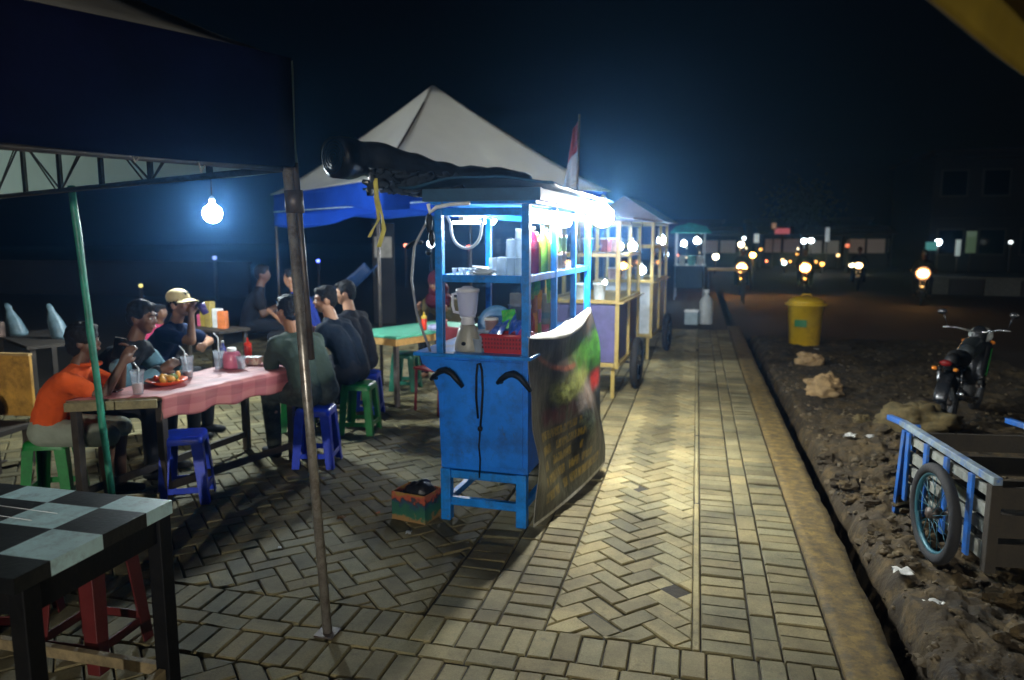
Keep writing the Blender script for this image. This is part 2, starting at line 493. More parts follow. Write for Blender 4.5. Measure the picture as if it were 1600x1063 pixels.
# bare ground on the right: a trench beside the kerb, then rough dirt with heaps
M_dirt = mat('dirt', (0.034, 0.023, 0.009), 0.95, var=0.6, scale=3.5, bump=0.9, bscale=38, dirt=(0.15,0.10,0.035), dirt_amt=0.7)
HEAPS = [(1.65, 6.6, .16, .38), (1.45, 5.75, .13, .33), (1.32, 5.1, .10, .22), (1.85, 6.1, .12, .3), (1.95, 7.3, .12, .5), (1.40, 4.75, .09, .16), (1.15, 4.5, .07, .14), (1.75, 3.2, .06, .4), (1.25, 3.7, .05, .2)]
def dirt_z(x, y):
    v = Vector((x, y, 0))
    z = -0.055 + 0.05*noise.fractal(v*1.1, 1.0, 2.0, 4) + 0.028*noise.fractal(v*5.0, 0.8, 2.1, 4)
    near = max(0.0, 1-abs(y-5.2)/3.5)*max(0.0, 1-abs(x-1.5)/1.3)
    z += 0.012*noise.noise(v*16)+0.007*noise.noise(v*37)
    z += near*0.075*(max(0, noise.noise(v*7.5))**0.8) + near*0.03*noise.noise(v*19)
    for hx, hy, hh, hr in HEAPS:
        d = math.hypot(x-hx, y-hy)/hr
        if d < 2.2: z += hh*math.exp(-d*d*1.4)*(0.75+0.5*noise.noise(v*9))
    g = (x-0.97)/0.11
    t = 1/(1+math.exp(-max(-30,(x-1.03-0.05*noise.noise(v*2.3)-0.03*noise.noise(v*9))/0.022)))
    return lerp(-0.34, z, t)
mb = MB()
def dirt(u, v):
    x = 0.86 + 3.6*u**1.3; y = 1.4 + 13.0*v**1.25
    return (x, y, dirt_z(x, y))
mb.grid(dirt, 230, 420)
structure(mb.build("dirt_ground", M_dirt, recalc=False))
M_dirt2 = mat('far_dirt', (0.016, 0.012, 0.008), 0.95, var=0.5, scale=1.2, bump=0.6, bscale=8)
mb = MB()
for (xa, xb, ya, yb) in ((4.4, 45, -6, 26), (0.86, 4.46, 14.3, 26), (0.86, 4.46, -6, 1.45)):
    mb.grid(lambda u, v: (lerp(xa, xb, u), lerp(ya, yb, v), -0.09+0.03*noise.noise(Vector((lerp(xa,xb,u)*.6, lerp(ya,yb,v)*.6, 0)))), 24, 24)
structure(mb.build("outer_ground", M_dirt2, recalc=False))
mb = MB(); mb.grid(lambda u, v: (lerp(-150, 200, u), lerp(25.8, 230, v), -0.11), 6, 6)
structure(mb.build("road", mat('asphalt', (0.011, 0.010, 0.010), 0.75, var=0.3, scale=0.8, bump=0.3, bscale=30)))
mb = MB(); mb.grid(lambda u, v: (lerp(-150, 200, u), lerp(-120, 230, v), -0.42), 4, 4)
structure(mb.build("terrain", M_dirt2))

# loose stones and clods on the dirt
def pebble(mb, c, r, seed, sq=0.7):
    rr = random.Random(seed); M = Matrix.Rotation(rr.uniform(0, 6.28), 3, 'Z') @ Matrix.Rotation(rr.uniform(-.6,.6), 3, 'X')
    t = (1+5**.5)/2; vs = [(-1,t,0),(1,t,0),(-1,-t,0),(1,-t,0),(0,-1,t),(0,1,t),(0,-1,-t),(0,1,-t),(t,0,-1),(t,0,1),(-t,0,-1),(-t,0,1)]
    fs = [(0,11,5),(0,5,1),(0,1,7),(0,7,10),(0,10,11),(1,5,9),(5,11,4),(11,10,2),(10,7,6),(7,1,8),(3,9,4),(3,4,2),(3,2,6),(3,6,8),(3,8,9),(4,9,5),(2,4,11),(6,2,10),(8,6,7),(9,8,1)]
    k = r/1.9; sx, sy = rr.uniform(.8,1.4), rr.uniform(.7,1.1)
    mb.add([Vector(c) + M @ Vector((v[0]*k*sx*rr.uniform(.8,1.2), v[1]*k*sy*rr.uniform(.8,1.2), v[2]*k*sq*rr.uniform(.8,1.2))) for v in vs], fs)
mb = MB()
for i in range(1900):
    y = 1.7 + 11*rnd.random()**1.6; x = 1.04 + 2.9*rnd.random()**1.5
    r = 0.006 + 0.022*rnd.random()**3
    if 3.6 < y < 6.6 and x < 2: r *= 1.3
    pebble(mb, (x, y, dirt_z(x, y)+r*.25), r, i)
tag(mb.build("loose_stones", mat('gravel_stone', (0.10, 0.075, 0.04), 0.9, var=0.6, scale=3)), "loose pebbles and crumbs of dirt strewn over the bare ground", "gravel", kind="stuff")
mb = MB()
for i in range(60):
    y = 3.5+3.3*rnd.random(); x = 1.08+0.75*rnd.random()
    r = rnd.uniform(.025, .075); q = MB(); q.ball((0,0,0), 1, 14, 9); c_ = Vector((x, y, dirt_z(x, y)+r*.2)); o_ = Vector((i*3.1,0,0))
    mb.add([c_+Vector((p[0]*1.2,p[1],p[2]*.75))*r*(1+.55*noise.fractal(Vector(p)*1.7+o_,1.0,2.0,3)) for p in q.v], q.f, False)
tag(mb.build("clods", M_dirt), "dark clods of earth thrown up between the kerb and the handcart", "soil", kind="stuff")

def stone(name, loc, dims, seed, m, label, amp=.42):
    mb = MB(); mb.ball((0,0,0), 1, 40, 28)
    mb.v = [tuple(Vector(p)*(1+amp*noise.fractal(Vector(p)*1.6+Vector((seed,0,0)), 1.0, 2.0, 4)+0.10*noise.cell(Vector(p)*2.3+Vector((seed,1,0))))) for p in mb.v]
    mb.v = [(p[0]*dims[0], p[1]*dims[1], max(-.6, p[2])*dims[2]) for p in mb.v]
    o = mb.build(name, m, loc=loc)
    return tag(o, label, "rock")
M_rock = mat('pale_stone', (0.36, 0.24, 0.11), 0.9, var=0.4, scale=7, bump=0.8, bscale=22, dirt=(0.10,0.07,0.035), dirt_amt=0.7)
M_rock2 = mat('mossy_stone', (0.11, 0.08, 0.03), 0.95, var=0.5, scale=9, bump=0.9, bscale=22, dirt=(0.05,0.045,0.02), dirt_amt=0.7)
stone("rock", (1.47, 9.0, .03), (.21,.16,.15), 3, M_rock, "tan rock with a bright crest, the nearer of two rocks below the yellow bin")
stone("rock", (1.62, 11.15, .02), (.19,.13,.11), 9, M_rock, "low pale rock lying just in front of the yellow bin")
stone("rock", (2.05, 7.35, .03), (.34,.20,.21), 14, M_rock2, "wide mossy boulder behind the raised end of the blue handcart")
stone("rock", (1.60, 7.55, -.01), (.09,.07,.07), 21, M_rock2, "small grey rock left of the mossy boulder")

# scraps of litter
M_scrap = mat('scrap_white', (0.55,0.55,0.52), 0.6, var=0.3, scale=30)
M_scrapo = mat('scrap_orange', (0.5,0.13,0.02), 0.6)
M_leaf = mat('scrap_leaf', (0.20,0.09,0.015), 0.7)
def scrap(loc, s, m, label, seed):
    rr = random.Random(seed); k = [[rr.uniform(0,.5)*s for _ in range(5)] for _ in range(5)]
    mb = MB(); mb.grid(lambda u, v: ((u-.5)*2*s+rr.uniform(-.2,.2)*s, (v-.5)*1.4*s+rr.uniform(-.2,.2)*s, 0.004+k[int(v*4)][int(u*4)]), 4, 4, thick=0.001)
    tag(mb.build("litter", m, loc=loc, rot=(0,0,rr.uniform(0,3))), label, "litter")
def on_dirt(x, y): return (x, y, dirt_z(x, y)+.006)
scrap((-1.62, 3.93, 0.0), .022, M_scrap, "white crumpled scrap on the pavers in front of the fruit box", 1)
scrap((-1.93, 4.18, 0.0), .016, M_scrapo, "tiny orange scrap on the pavers left of the fruit box", 2)
scrap((-2.12, 4.05, 0.0), .026, M_leaf, "brown dry leaf on the pavers right of the steel tent pole", 3)
scrap((-2.25, 3.55, 0.0), .014, M_scrap, "small white scrap on the pavers left of the steel tent pole", 4)
scrap(on_dirt(1.38, 6.95), .07, M_scrap, "flat white plastic scrap on the dirt beside the kerb trench", 5)
scrap(on_dirt(1.56, 7.0), .05, M_scrap, "narrow white plastic strip on the dirt right of the flat scrap", 6)
scrap(on_dirt(1.20, 3.85), .045, M_scrap, "shiny pale scrap on the dirt in front of the handcart wheel", 7)
scrap(on_dirt(1.12, 4.12), .05, M_scrap, "crumpled grey plastic by the trench left of the handcart wheel", 8)
scrap(on_dirt(1.95, 12.8), .05, M_scrap, "small pale scrap on the dirt right of the yellow bin", 9)

# ================================================================ LAMPS
def lamp_mat(name, col, power, r): return emit(name, col, power/(math.pi*4*math.pi*r*r))
def bulb(loc, r, power, col, label, cord_to, name="hanging_bulb", group=None):
    t = thing(name, label, "light bulb", loc, 0, group)
    mb = MB(); mb.lathe([(0.001,-r),(r*.5,-r*.87),(r*.87,-r*.5),(r,0),(r*.87,r*.5),(r*.5,r*.87),(r*.34,r*.96)], seg=18)
    mb.build("bulb", lamp_mat("glow_"+str(len(MATS)), col, power, r), t)
    mb = MB(); mb.lathe([(r*.30,r*.97),(r*.32,r*1.5),(r*.2,r*1.8),(0.006,r*1.9)], seg=14)
    mb.build("socket", M_white, t)
    if cord_to:
        mb = MB(); c = Vector(cord_to)-Vector(loc)
        mb.tube([(0,0,r*2.05), vl((0,0,r*2), c, .5)+Vector((.01,0,-.01)), c], .004, 6)
        mb.build("cord", M_black, t)
    return t
WHITE = (0.78, 0.92, 1.0)
bulb((-0.72, 5.78, 1.92), .085, LAMP_C, (0.98, 0.98, 0.93), "blazing bare bulb under the right roof edge of the blue drinks stall", (-0.78, 5.78, 2.03))
bulb((-4.45, 6.15, 1.98), .085, LAMP_A, (0.82, 0.95, 1.0), "bright white bulb hanging in the dark over the diners' pink table", (-4.5, 6.2, 2.42))
bulb((-2.81, 10.0, 2.02), .085, LAMP_B, (0.88, 0.96, 1.0), "bright bulb hanging under the white tent, seen through the blue stall's showcase", (-2.81, 10.0, 2.6))

# unseen lamp posts added behind the viewer to light the stall and table fronts
def added_lamp_post(label, x, y, h, power, col):
    t = thing("street_lamp", label, "street lamp", (x, y, -0.05))  # added unseen lamp, not one of the street lamps
    mb = MB(); mb.tube([(0,0,0),(0,0,h)], [.06,.045], 12); mb.build("pole", M_dsteel, t)
    mb = MB(); mb.tube([(0,0,h-.05),(-.15,.02,h+.15),(-.6,.05,h+.2)], .025, 8); mb.build("arm", M_dsteel, t)
    mb = MB(); mb.lathe([(.02,h+.22),(.12,h+.17),(.16,h+.12)], (-.7,.05,0), 16); mb.build("lamp_shade", M_dsteel, t)
    mb = MB(); mb.ball((-.7,.05,h+.04), .08, 14, 9); mb.build("bulb", lamp_mat("glow_"+str(len(MATS)), col, power, .08), t)
added_lamp_post("taller unseen lamp on a grey post, added just behind the viewer", 1.55, -4.6, 3.3, LAMP_V, (1.0, 0.94, 0.80))
added_lamp_post("low unseen lamp on a grey post, added far behind the viewer", 1.9, -9.6, 2.25, LAMP_W, (1.0, 0.96, 0.86))

# ================================================================ NEAR TENT (navy valance, white lining, truss frame)
S = Vector((-1.645, 2.80, 0)); ta = Vector((-.91, .415, 0)); tb = Vector((-.415, -.91, 0)); TS = 4.0
tent = thing("canopy_tent", "navy canopy tent with a truss frame and pale lining, close on the left", "tent")
ZB, ZT = 2.04, 2.47
C0 = [S, S+ta*TS, S+ta*TS+tb*TS, S+tb*TS]
cen = S+ta*TS/2+tb*TS/2
M_navy = cloth('navy_canvas', (0.0022, 0.0036, 0.019), trans=0.05, var=0.4, scale=2)
M_navy.node_tree.nodes['Principled BSDF'].inputs['Specular IOR Level'].default_value = .06
M_liner = cloth('pale_lining', (0.55, 0.60, 0.56), trans=0.2, var=0.12, scale=2.5)
M_roofc = cloth('grey_roof_canvas', (0.10, 0.095, 0.085), trans=0.1, var=0.25)
mbv = MB(); mbl = MB(); mbp = MB()
for i in range(4):
    p, q = C0[i], C0[(i+1) % 4]
    nrm = ((p+q)/2-cen).normalized()
    def val(u, v, off=0.0, p=p, q=q, nrm=nrm):
        x = p.lerp(q, u)
        sag = 0.012*math.sin(u*math.pi*5)+0.02*noise.noise(Vector((u*6, v*1.2, i*3.0)))*v
        return x + nrm*(0.03+sag*1.3-off) + Vector((0,0,lerp(ZT, ZB-0.012*abs(math.sin(u*math.pi*4)), v)))
    (mbp if i == 0 else mbv).grid(val, 40, 6, thick=0.003)
    if i: mbl.grid(lambda u, v: val(u, v*.985, 0.009), 40, 6, thick=0.002)
mbv.build("valance", M_navy, tent)
mbp.build("pale_valance", cloth('pale_canvas', (0.60, 0.66, 0.60), trans=0.6, var=0.12, scale=2.5), tent)
mbl.build("lining", M_liner, tent)
mb = MB(); ml = MB()
for i in range(4):
    p, q = C0[i], C0[(i+1) % 4]
    def rf(u, v, dz=0.0, p=p, q=q):
        x = p.lerp(q, u).lerp(cen, v)
        return x + Vector((0,0, lerp(ZT, 3.75, v**1.12)-dz))
    mb.grid(lambda u, v: rf(u, v*.995), 12, 10, thick=0.003)
    ml.grid(lambda u, v: rf(u, v*.99, .012), 12, 10, thick=0.002)
mb.build("roof", M_roofc, tent); ml.build("roof_lining", M_liner, tent)
def truss(p, q, n):
    mb = MB(); zt, zb = 2.38, 2.035
    for z in (zt, zb): mb.tube([p+Vector((0,0,z)), q+Vector((0,0,z))], .015, 8)
    for k in range(n+1):
        x = p.lerp(q, k/n)
        mb.beam(x+Vector((0,0,zb)), x+Vector((0,0,zt)), .022, .022)
        if k < n:
            y = p.lerp(q, (k+1)/n)
            a, b = ((zt, zb) if k % 2 else (zb, zt))
            mb.tube([x+Vector((0,0,a)), y+Vector((0,0,b))], .006, 6)
            mb.tube([x.lerp(y,.12)+Vector((0,0,a)), y+Vector((0,0,b))], .005, 6)
    return mb
off = -(ta+tb)*0.0
for i, n in ((0, 7), (1, 7), (2, 7), (3, 7)):
    p, q = C0[i].lerp(cen, .012), C0[(i+1) % 4].lerp(cen, .012)
    truss(p, q, n).build("truss", M_dsteel, tent)
# front pole: twin steel tubes with a foot
base = Vector((-1.544, 2.786, 0)); top = Vector((-1.66, 2.80, 2.06))
def pole_at(base, top, m, r=.021, twin=True):
    mb = MB(); mb.tube([base, top], r, 14); o = mb.build("pole", m, tent)
    if twin:
        d = Vector((.036, .018, 0)); m2 = MB(); m2.tube([base.lerp(top,.60)+d*.8, top+d*.8], .013, 12); m2.build("brace_tube", M_dsteel, o)
        m3 = MB(); m3.tube([base.lerp(top,.90)+d*.4, base.lerp(top,.945)+d*.4], .038, 12); m3.build("clamp", M_dsteel, o)
    mf = MB(); mf.box(base+Vector((0,0,.006)), (.09,.09,.008)); mf.build("foot_plate", M_dsteel, o)
    return o
pole_at(base, top, M_steel)
pole_at(C0[1]+Vector((0,0,0)), C0[1]+Vector((0,0,2.05)), M_dsteel, twin=False)
pole_at(C0[3]+Vector((-.3,0,0)), C0[3]+Vector((0,0,2.05)), M_dsteel, twin=False)
mb = MB()
pts = [Vector((-3.555, 3.755, 0)).lerp(Vector((-3.625, 3.695, 2.06)), k/14) for k in range(15)]
mb.tube([p+Vector((.0015*math.sin(k*1.3), .0015*math.cos(k*2.1), 0)) for k, p in enumerate(pts)], [.021+.0015*(k % 4 == 0) for k in range(15)], 12)
mb.build("prop_pole", M_green_p, tent)
mb = MB()  # cord lashings and loose ties hanging under the valance
for u, l in ((.10,.05),(.16,.03),(.42,.06),(.44,.04),(.60,.03)):
    p = S + tb*TS*u + Vector((0,0,2.04)); mb.tube([p, p+Vector((.01,0,-l)), p+Vector((.02,.01,-l*.4))], .003, 5)
mb.build("tie", mat('cord_grey', (.3,.28,.24), .8), tent)

# ================================================================ WHITE TENT WITH BLUE VALANCE (behind the stall)
N0 = Vector((-3.62, 8.05, 0)); th = R(50); ex = Vector((math.cos(th), math.sin(th), 0)); ey = Vector((-math.sin(th), math.cos(th), 0)); WS = 3.6
wt = thing("market_tent", "white peaked tent with a bright blue valance behind the blue stall", "tent")
Q = [N0, N0+ex*WS, N0+ex*WS+ey*WS, N0+ey*WS]; qc = N0+(ex+ey)*WS/2
M_wcan = cloth('white_canvas', (0.76, 0.75, 0.70), trans=0.62, var=0.15, scale=1.5)
M_bcan = cloth('blue_tarpaulin', (0.010, 0.075, 0.52), trans=0.35, var=0.25, scale=2.5)
EZ, PZ = 2.42, 3.98
mb = MB()
for i in range(4):
    p, q = Q[i]+(Q[i]-qc)*.03, Q[(i+1) % 4]+(Q[(i+1) % 4]-qc)*.03
    def rf(u, v, p=p, q=q):
        x = p.lerp(q, u).lerp(qc, v)
        z = lerp(EZ, PZ, v**1.13) - 0.05*math.sin(math.pi*u)*math.sin(math.pi*v)
        return x+Vector((0,0,z))
    mb.grid(lambda u, v: rf(u, v*.992), 14, 14, thick=0.003)
mb.build("roof", M_wcan, wt)
mb = MB()
for i in range(4):
    p, q = Q[i], Q[(i+1) % 4]; nrm = ((p+q)/2-qc).normalized()
    def vf(u, v, p=p, q=q, nrm=nrm):
        n = noise.noise(Vector((u*7, v*2, i*5.0)))
        return p.lerp(q, u)+nrm*(.02+.03*n*v)+Vector((0,0, lerp(EZ-.005, EZ-.31-.035*math.cos(u*math.pi*4), v)))
    mb.grid(vf, 40, 5, thick=0.003)
mb.build("valance", M_bcan, wt)
mb = MB()
for i in range(4):
    p, q = Q[i], Q[(i+1) % 4]
    mb.tube([p.lerp(qc,.01)+Vector((0,0,EZ-.02)), q.lerp(qc,.01)+Vector((0,0,EZ-.02))], .018, 8)
    mb.tube([p.lerp(qc,.02)+Vector((0,0,EZ-.03)), qc+Vector((0,0,PZ-.04))], .015, 8)
mb.build("frame", M_dsteel, wt)
for p in Q:
    mb = MB(); mb.tube([p, p+Vector((0,0,EZ-.02))], .02, 10); mb.build("pole", M_dsteel, wt)
# blue sheet sagging under the eave, tied between two poles
bt = MB()
A0, A1 = Vector((-5.55, 9.0, 2.10)), Vector((-2.35, 8.1, 2.20))
def sheet(u, v):
    p = A0.lerp(A1, u)
    sag = .03*math.sin(u*math.pi*2.2+.5)
    return p + Vector((.22*v, 1.0*v, .10*v-sag*(1-v))) + Vector((0,0,.02*noise.noise(Vector((u*8, v*4, 2)))))
bt.grid(sheet, 40, 12, thick=.003)
def skirt(u, v):
    p = Vector(sheet(u, 0)); return p+Vector((0, -.02*v+.02*noise.noise(Vector((u*9,v*2,7))), -v*(.15+.05*math.sin(u*math.pi*2.2+.4))))
bt.grid(skirt, 40, 4, thick=.003)
tag(bt.build("tarpaulin", M_bcan), "blue tarpaulin awning sagging below the white tent's eave", "tarpaulin")
mb = MB(); mb.tube([A0+Vector((0,-.02,0)), A1+Vector((0,-.02,0))], .008, 6)
tag(mb.build("rope", mat('pale_rope', (.35,.5,.62), .8)), "taut pale rope along the front edge of the blue tarpaulin", "rope")

# ================================================================ YELLOW AWNING at the top right, close to the viewer
ps = thing("awning", "yellow-brown awning corner hanging into the top right of the view", "awning")
M_par = cloth('yellow_canvas', (0.20, 0.135, 0.008), trans=0.35, var=0.3, scale=4)
E0, E1, EW = Vector((.02, .65, 0)), Vector((.98, 2.28, 0)), Vector((.86, -.51, 0))
def aw(u, v): return E0.lerp(E1, u)+EW*v*1.05+Vector((0,0,2.13+.34*v+.004*math.sin(u*9)*(1-v)))
mb = MB(); mb.grid(aw, 30, 14, thick=.003)
mb.grid(lambda u, v: Vector(aw(u,0))+Vector((-.01*v,0,-.075*v)), 60, 4, thick=.003); mb.build("canopy", M_par, ps)
for k in (0,1):
    p = (E0, E1)[k]+EW*1.05; mb = MB(); mb.tube([p+Vector((0,0,-.08)), p+Vector((0,0,2.47))], .02, 10); mb.build("pole", M_dsteel, ps)
    mb = MB(); mb.tube([p+Vector((0,0,2.45)), Vector(aw(k,.03))+Vector((0,0,-.012))], .012, 8); mb.build("arm", M_dsteel, ps)


# ================================================================ BLUE DRINKS STALL
cr_ = R(-3.0); cO = Vector((-0.94-.58*math.cos(R(3)), 4.16+.58*math.sin(R(3)), 0)); CM = Matrix.Rotation(cr_, 3, 'Z')
def CW(x, y, z): return tuple(cO + CM @ Vector((x, y, z)))
CWD, CD = .58, 1.86
ct = thing("food_cart", "blue drinks stall with glass showcase, fruit banner side and black roll on its roof", "food stall", cO, cr_)
mb = MB(); mb.prism([(.015,.335),(.575,.335),(.575,1.035),(-.12,1.035),(-.105,.985),(-.06,.955),(-.015,.93),(-.035,.90),(-.02,.86),(.0,.82)], .012, CD-.012)
mb.build("cabinet", M_blue, ct, bevel=.004)
mb = MB(); mb.b2((.045,.0,.37),(.545,.011,1.02)); mb.build("front_panel", M_blue, ct, bevel=.003)
mb = MB(); mb.b2((-.155,-.012,1.036),(.598,CD+.01,1.058)); mb.build("counter", M_blue2, ct, bevel=.004)
for x in (.045, .535):
    for y in (.03, CD-.04):
        mb = MB(); mb.b2((x-.032,y-.03,0),(x+.032,y+.03,.333)); mb.build("leg", M_blue2, ct, bevel=.004)
mb = MB()
for y in (.008, CD-.06):
    mb.b2((.078,y,.275),(.502,y+.04,.325)); mb.b2((.078,y,.10),(.502,y+.04,.15))
for x in (.03, .52): mb.b2((x,.062,.10),(x+.035,CD-.072,.145))
mb.build("lower_rail", M_blue2, ct, bevel=.003)
for (x, y) in ((.02,.02),(.56,.02),(.02,CD-.02),(.56,CD-.02),(.56,.70),(.56,1.30),(.02,.93)):
    t_ = .019 if y in (.70, 1.30, .93) else .023
    mb = MB(); mb.b2((x-t_,y-t_,1.059),(x+t_,y+t_,1.945)); mb.build("post", M_blue2, ct, bevel=.003)
mb = MB()
for z in (1.512, 1.905):
    h = .022
    mb.b2((.044,.0,z-h),(.536,.036,z+h)); mb.b2((.044,CD-.036,z-h),(.536,CD,z+h))
    for x in (.002,.542): mb.b2((x,.044,z-h+.001),(x+.034,CD-.044,z+h-.001))
mb.build("frame_rail", M_blue2, ct, bevel=.003)
mb = MB(); mb.b2((.038,.038,1.516),(.540,CD-.038,1.530)); mb.build("shelf", mat('shelf_board',(.5,.55,.58),.35,var=.1), ct)
mb = MB(); mb.b2((.044,.014,1.536),(.536,.018,1.882)); mb.build("window_pane", M_glass, ct)
for (ya, yb) in ((.044,.68),(.72,1.28),(1.32,CD-.044)):
    for (za, zb) in ((1.536,1.882),(1.075,1.489)):
        if za < 1.5 and ya > 1.3: continue
        mb = MB(); mb.b2((.558,ya,za),(.562,yb,zb)); mb.build("window_pane", M_glass, ct)
mb = MB(); mb.b2((.018,.96,1.536),(.022,CD-.044,1.882)); mb.build("window_pane", M_glass, ct)
# roof: blue fascia plate and dark sheet with a wide left eave
mb = MB(); mb.b2((-.02,-.03,1.947),(.63,CD+.03,1.962)); mb.build("roof_board", M_blue2, ct)
def roof(u, v):
    x, y = lerp(-.42,.74,u), lerp(-.10,CD+.12,v)
    return (x, y, 2.055+.05*math.sin(math.pi*min(1,max(0,(x+.1)/.8)))+.012*noise.noise(Vector((x*5,y*4,0)))-.02*max(0,-.1-x))
mb = MB(); mb.grid(roof, 24, 30, thick=.012); mb.build("roof", M_navyroof, ct)
mb = MB(); mb.b2((-.06,-.045,1.964),(.66,-.030,2.035)); mb.b2((.645,-.028,1.964),(.66,CD+.05,2.03)); mb.b2((-.06,-.028,1.964),(-.045,CD+.05,2.03)); mb.build("fascia", M_navyroof, ct)
# lit white strip inside the right roof edge
def tube_lamp(name, a, b, r, power, col, label):
    a, b = Vector(a), Vector(b); L = (b-a).length
    t = thing(name, label, "tube light", (a+b)/2)
    d = (b-a).normalized(); h = (b-a)/2
    mb = MB(); mb.tube([-h, h], r, 12); A = 2*math.pi*r*L
    mb.build("tube", emit("glow_"+str(len(MATS)), col, power/(math.pi*A)), t)
    mb = MB(); mb.box((0,0,r+.012), (.03,L+.06,.02), rot=Matrix.Rotation(cr_,3,'Z')); mb.build("holder", M_white, t)
    return t
tube_lamp("tube_lamp", CW(.50,.28,1.862), CW(.50,.98,1.862), .014, LAMP_T, (.88,.97,1.0), "glaring white tube light along the right side of the blue stall's showcase")
tube_lamp("tube_lamp", CW(.06,.14,1.845), CW(.27,.14,1.845), .008, 2.2, (.85,.95,1.0), "short white strip light at the upper left of the blue stall's front")
# handles (dark carved brackets), fixed to the front
def handle(x0):
    mb = MB(); P = [(-.075,-.035,.90),(-.05,-.05,.925),(-.01,-.055,.955),(.03,-.055,.965),(.07,-.055,.945),(.105,-.055,.905),(.13,-.04,.865)]
    mb.tube([(x0+p[0],p[1],p[2]) for p in P], [.012,.016,.019,.020,.019,.016,.013], 10)
    mb.tube([(x0+.03,-.05,.955),(x0+.03,.012,.955)], .016, 8); mb.tube([(x0-.06,-.04,.91),(x0-.06,.012,.90)], .012, 8)
    mb.build("handle", M_black, ct)
handle(.05); handle(.475)
o = MB()
lp = [(.265,-.006,.62+.05),(.26,-.02,.80),(.262,-.022,.93),(.272,-.024,1.005),(.286,-.024,1.012),(.298,-.022,.97),(.302,-.02,.84),(.292,-.018,.70),(.282,-.02,.60)]
o.tube(lp, .007, 7); o.ball((.284,-.022,.61), (.016,.012,.018)); o.tube([(.284,-.02,.60),(.275,-.022,.50),(.283,-.02,.42),(.277,-.02,.30)], .005, 6)
so = o.build("strap", M_black); so.location = cO; so.rotation_euler = (0,0,cr_)
tag(so, "knotted black strap looped down the front panel of the blue stall", "strap")
# grimy streaks below the handles and peeled spots: shallow chips of bare paint
# cable loop inside the upper left of the showcase
o = MB(); P = []
for k in range(17):
    a = math.pi*k/16; P.append(CW(.16-.10*math.cos(a), .10, 1.84-.15*math.sin(a)**.8))
P = [CW(.045,.06,1.90)]+P+[CW(.27,.10,1.87)]
o.tube(P, .009, 8); tag(o.build("cable", M_straw), "white cable hanging in a loop behind the stall's front glass", "cable")
o = MB(); o.tube([CW(-.02,-.05,1.95), CW(-.01,-.05,1.90), CW(.03,-.05,1.93), CW(.12,-.05,1.945), CW(.24,-.05,1.95)], .012, 7)
tag(o.build("cable", M_straw), "white cable tied round the stall's top left front corner", "cable")
o = MB(); P = [CW(-.03,-.03,1.86), CW(-.07,-.05,1.78), CW(-.11,-.06,1.70), CW(-.14,-.04,1.5), CW(-.12,-.02,1.30), CW(-.08,0,1.16), CW(-.06,.04,1.06)]
o.tube(P, .008, 8); tag(o.build("cable", mat('grey_hose',(.25,.26,.28),.6)), "grey cable drooping down outside the stall's left front post", "cable")
o = MB(); o.tube([CW(-.07,-.03,1.72), CW(-.10,-.04,1.735), CW(-.17,-.04,1.695)], .014, 8); o.ball(CW(-.03,-.03,1.665), .018); o.ball(CW(-.005,-.04,1.75), (.02,.02,.05)); o.ball(CW(-.02,-.04,1.84), (.022,.02,.06))
tag(o.build("plug_socket", M_black), "dark plug and taped joint on the stall's left front post", "plug")

# rolled black tarpaulin lying across the roof and jutting out over the left eave
M_tarp = mat('black_tarpaulin', (0.022, 0.028, 0.038), 0.36, var=0.4, scale=6, bump=0.5, bscale=14)
mb = MB(); a, b = Vector((-2.02, 3.92, 2.205)), Vector((-1.28, 5.55, 2.16))
pts, rs = [], []
for k in range(41):
    t_ = k/40; p = a.lerp(b, t_); pts.append(p+Vector((0,0,.02*math.sin(t_*9)))); rs.append(lerp(.118,.062,t_**.7)*(1+.06*math.sin(t_*40)+.05*noise.noise(Vector((t_*14,0,0)))))
mb.tube(pts, rs, 28)
mb.v = [tuple(Vector(p)+Vector((noise.noise(Vector(p)*9), noise.noise(Vector(p)*9+Vector((5,0,0))), noise.noise(Vector(p)*11+Vector((9,0,0)))))*.012) for p in mb.v]
rl = mb.build("rolled_tarpaulin", M_tarp); tag(rl, "black tarpaulin rolled up on the blue stall's roof, its fat end over the left eave", "tarpaulin")
mb = MB(); d = (b-a).normalized(); xx = d.cross(Vector((0,0,1))).normalized(); yy = xx.cross(d)
P = []
for k in range(90):
    an = k*.38; rr_ = .102*(1-k/95); P.append(a-d*(.012+.002*rnd.random())+(xx*math.cos(an)+yy*math.sin(an))*rr_)
mb.tube(P, .004, 5); mb.build("rolled_edge", M_navyroof, rl)
# crinkled clear plastic bunched under the roll
mb = MB()
def crk(u, v):
    p = Vector((-1.83, 4.02, 2.07)).lerp(Vector((-1.42, 4.55, 2.05)), u)
    n = noise.fractal(Vector((u*12, v*5, 3)), 1.0, 2.0, 4)
    return p+Vector((.05*n, -.07+.05*n, .08-.14*v+.04*noise.noise(Vector((u*16,v*6,8)))))
mb.grid(crk, 50, 14, thick=.001)
tag(mb.build("plastic_sheet", mat('shiny_plastic',(.035,.045,.06),.08,var=.3,spec=.9,bump=.3,bscale=30)), "crinkled shiny plastic bunched below the rolled black tarpaulin", "plastic sheet")
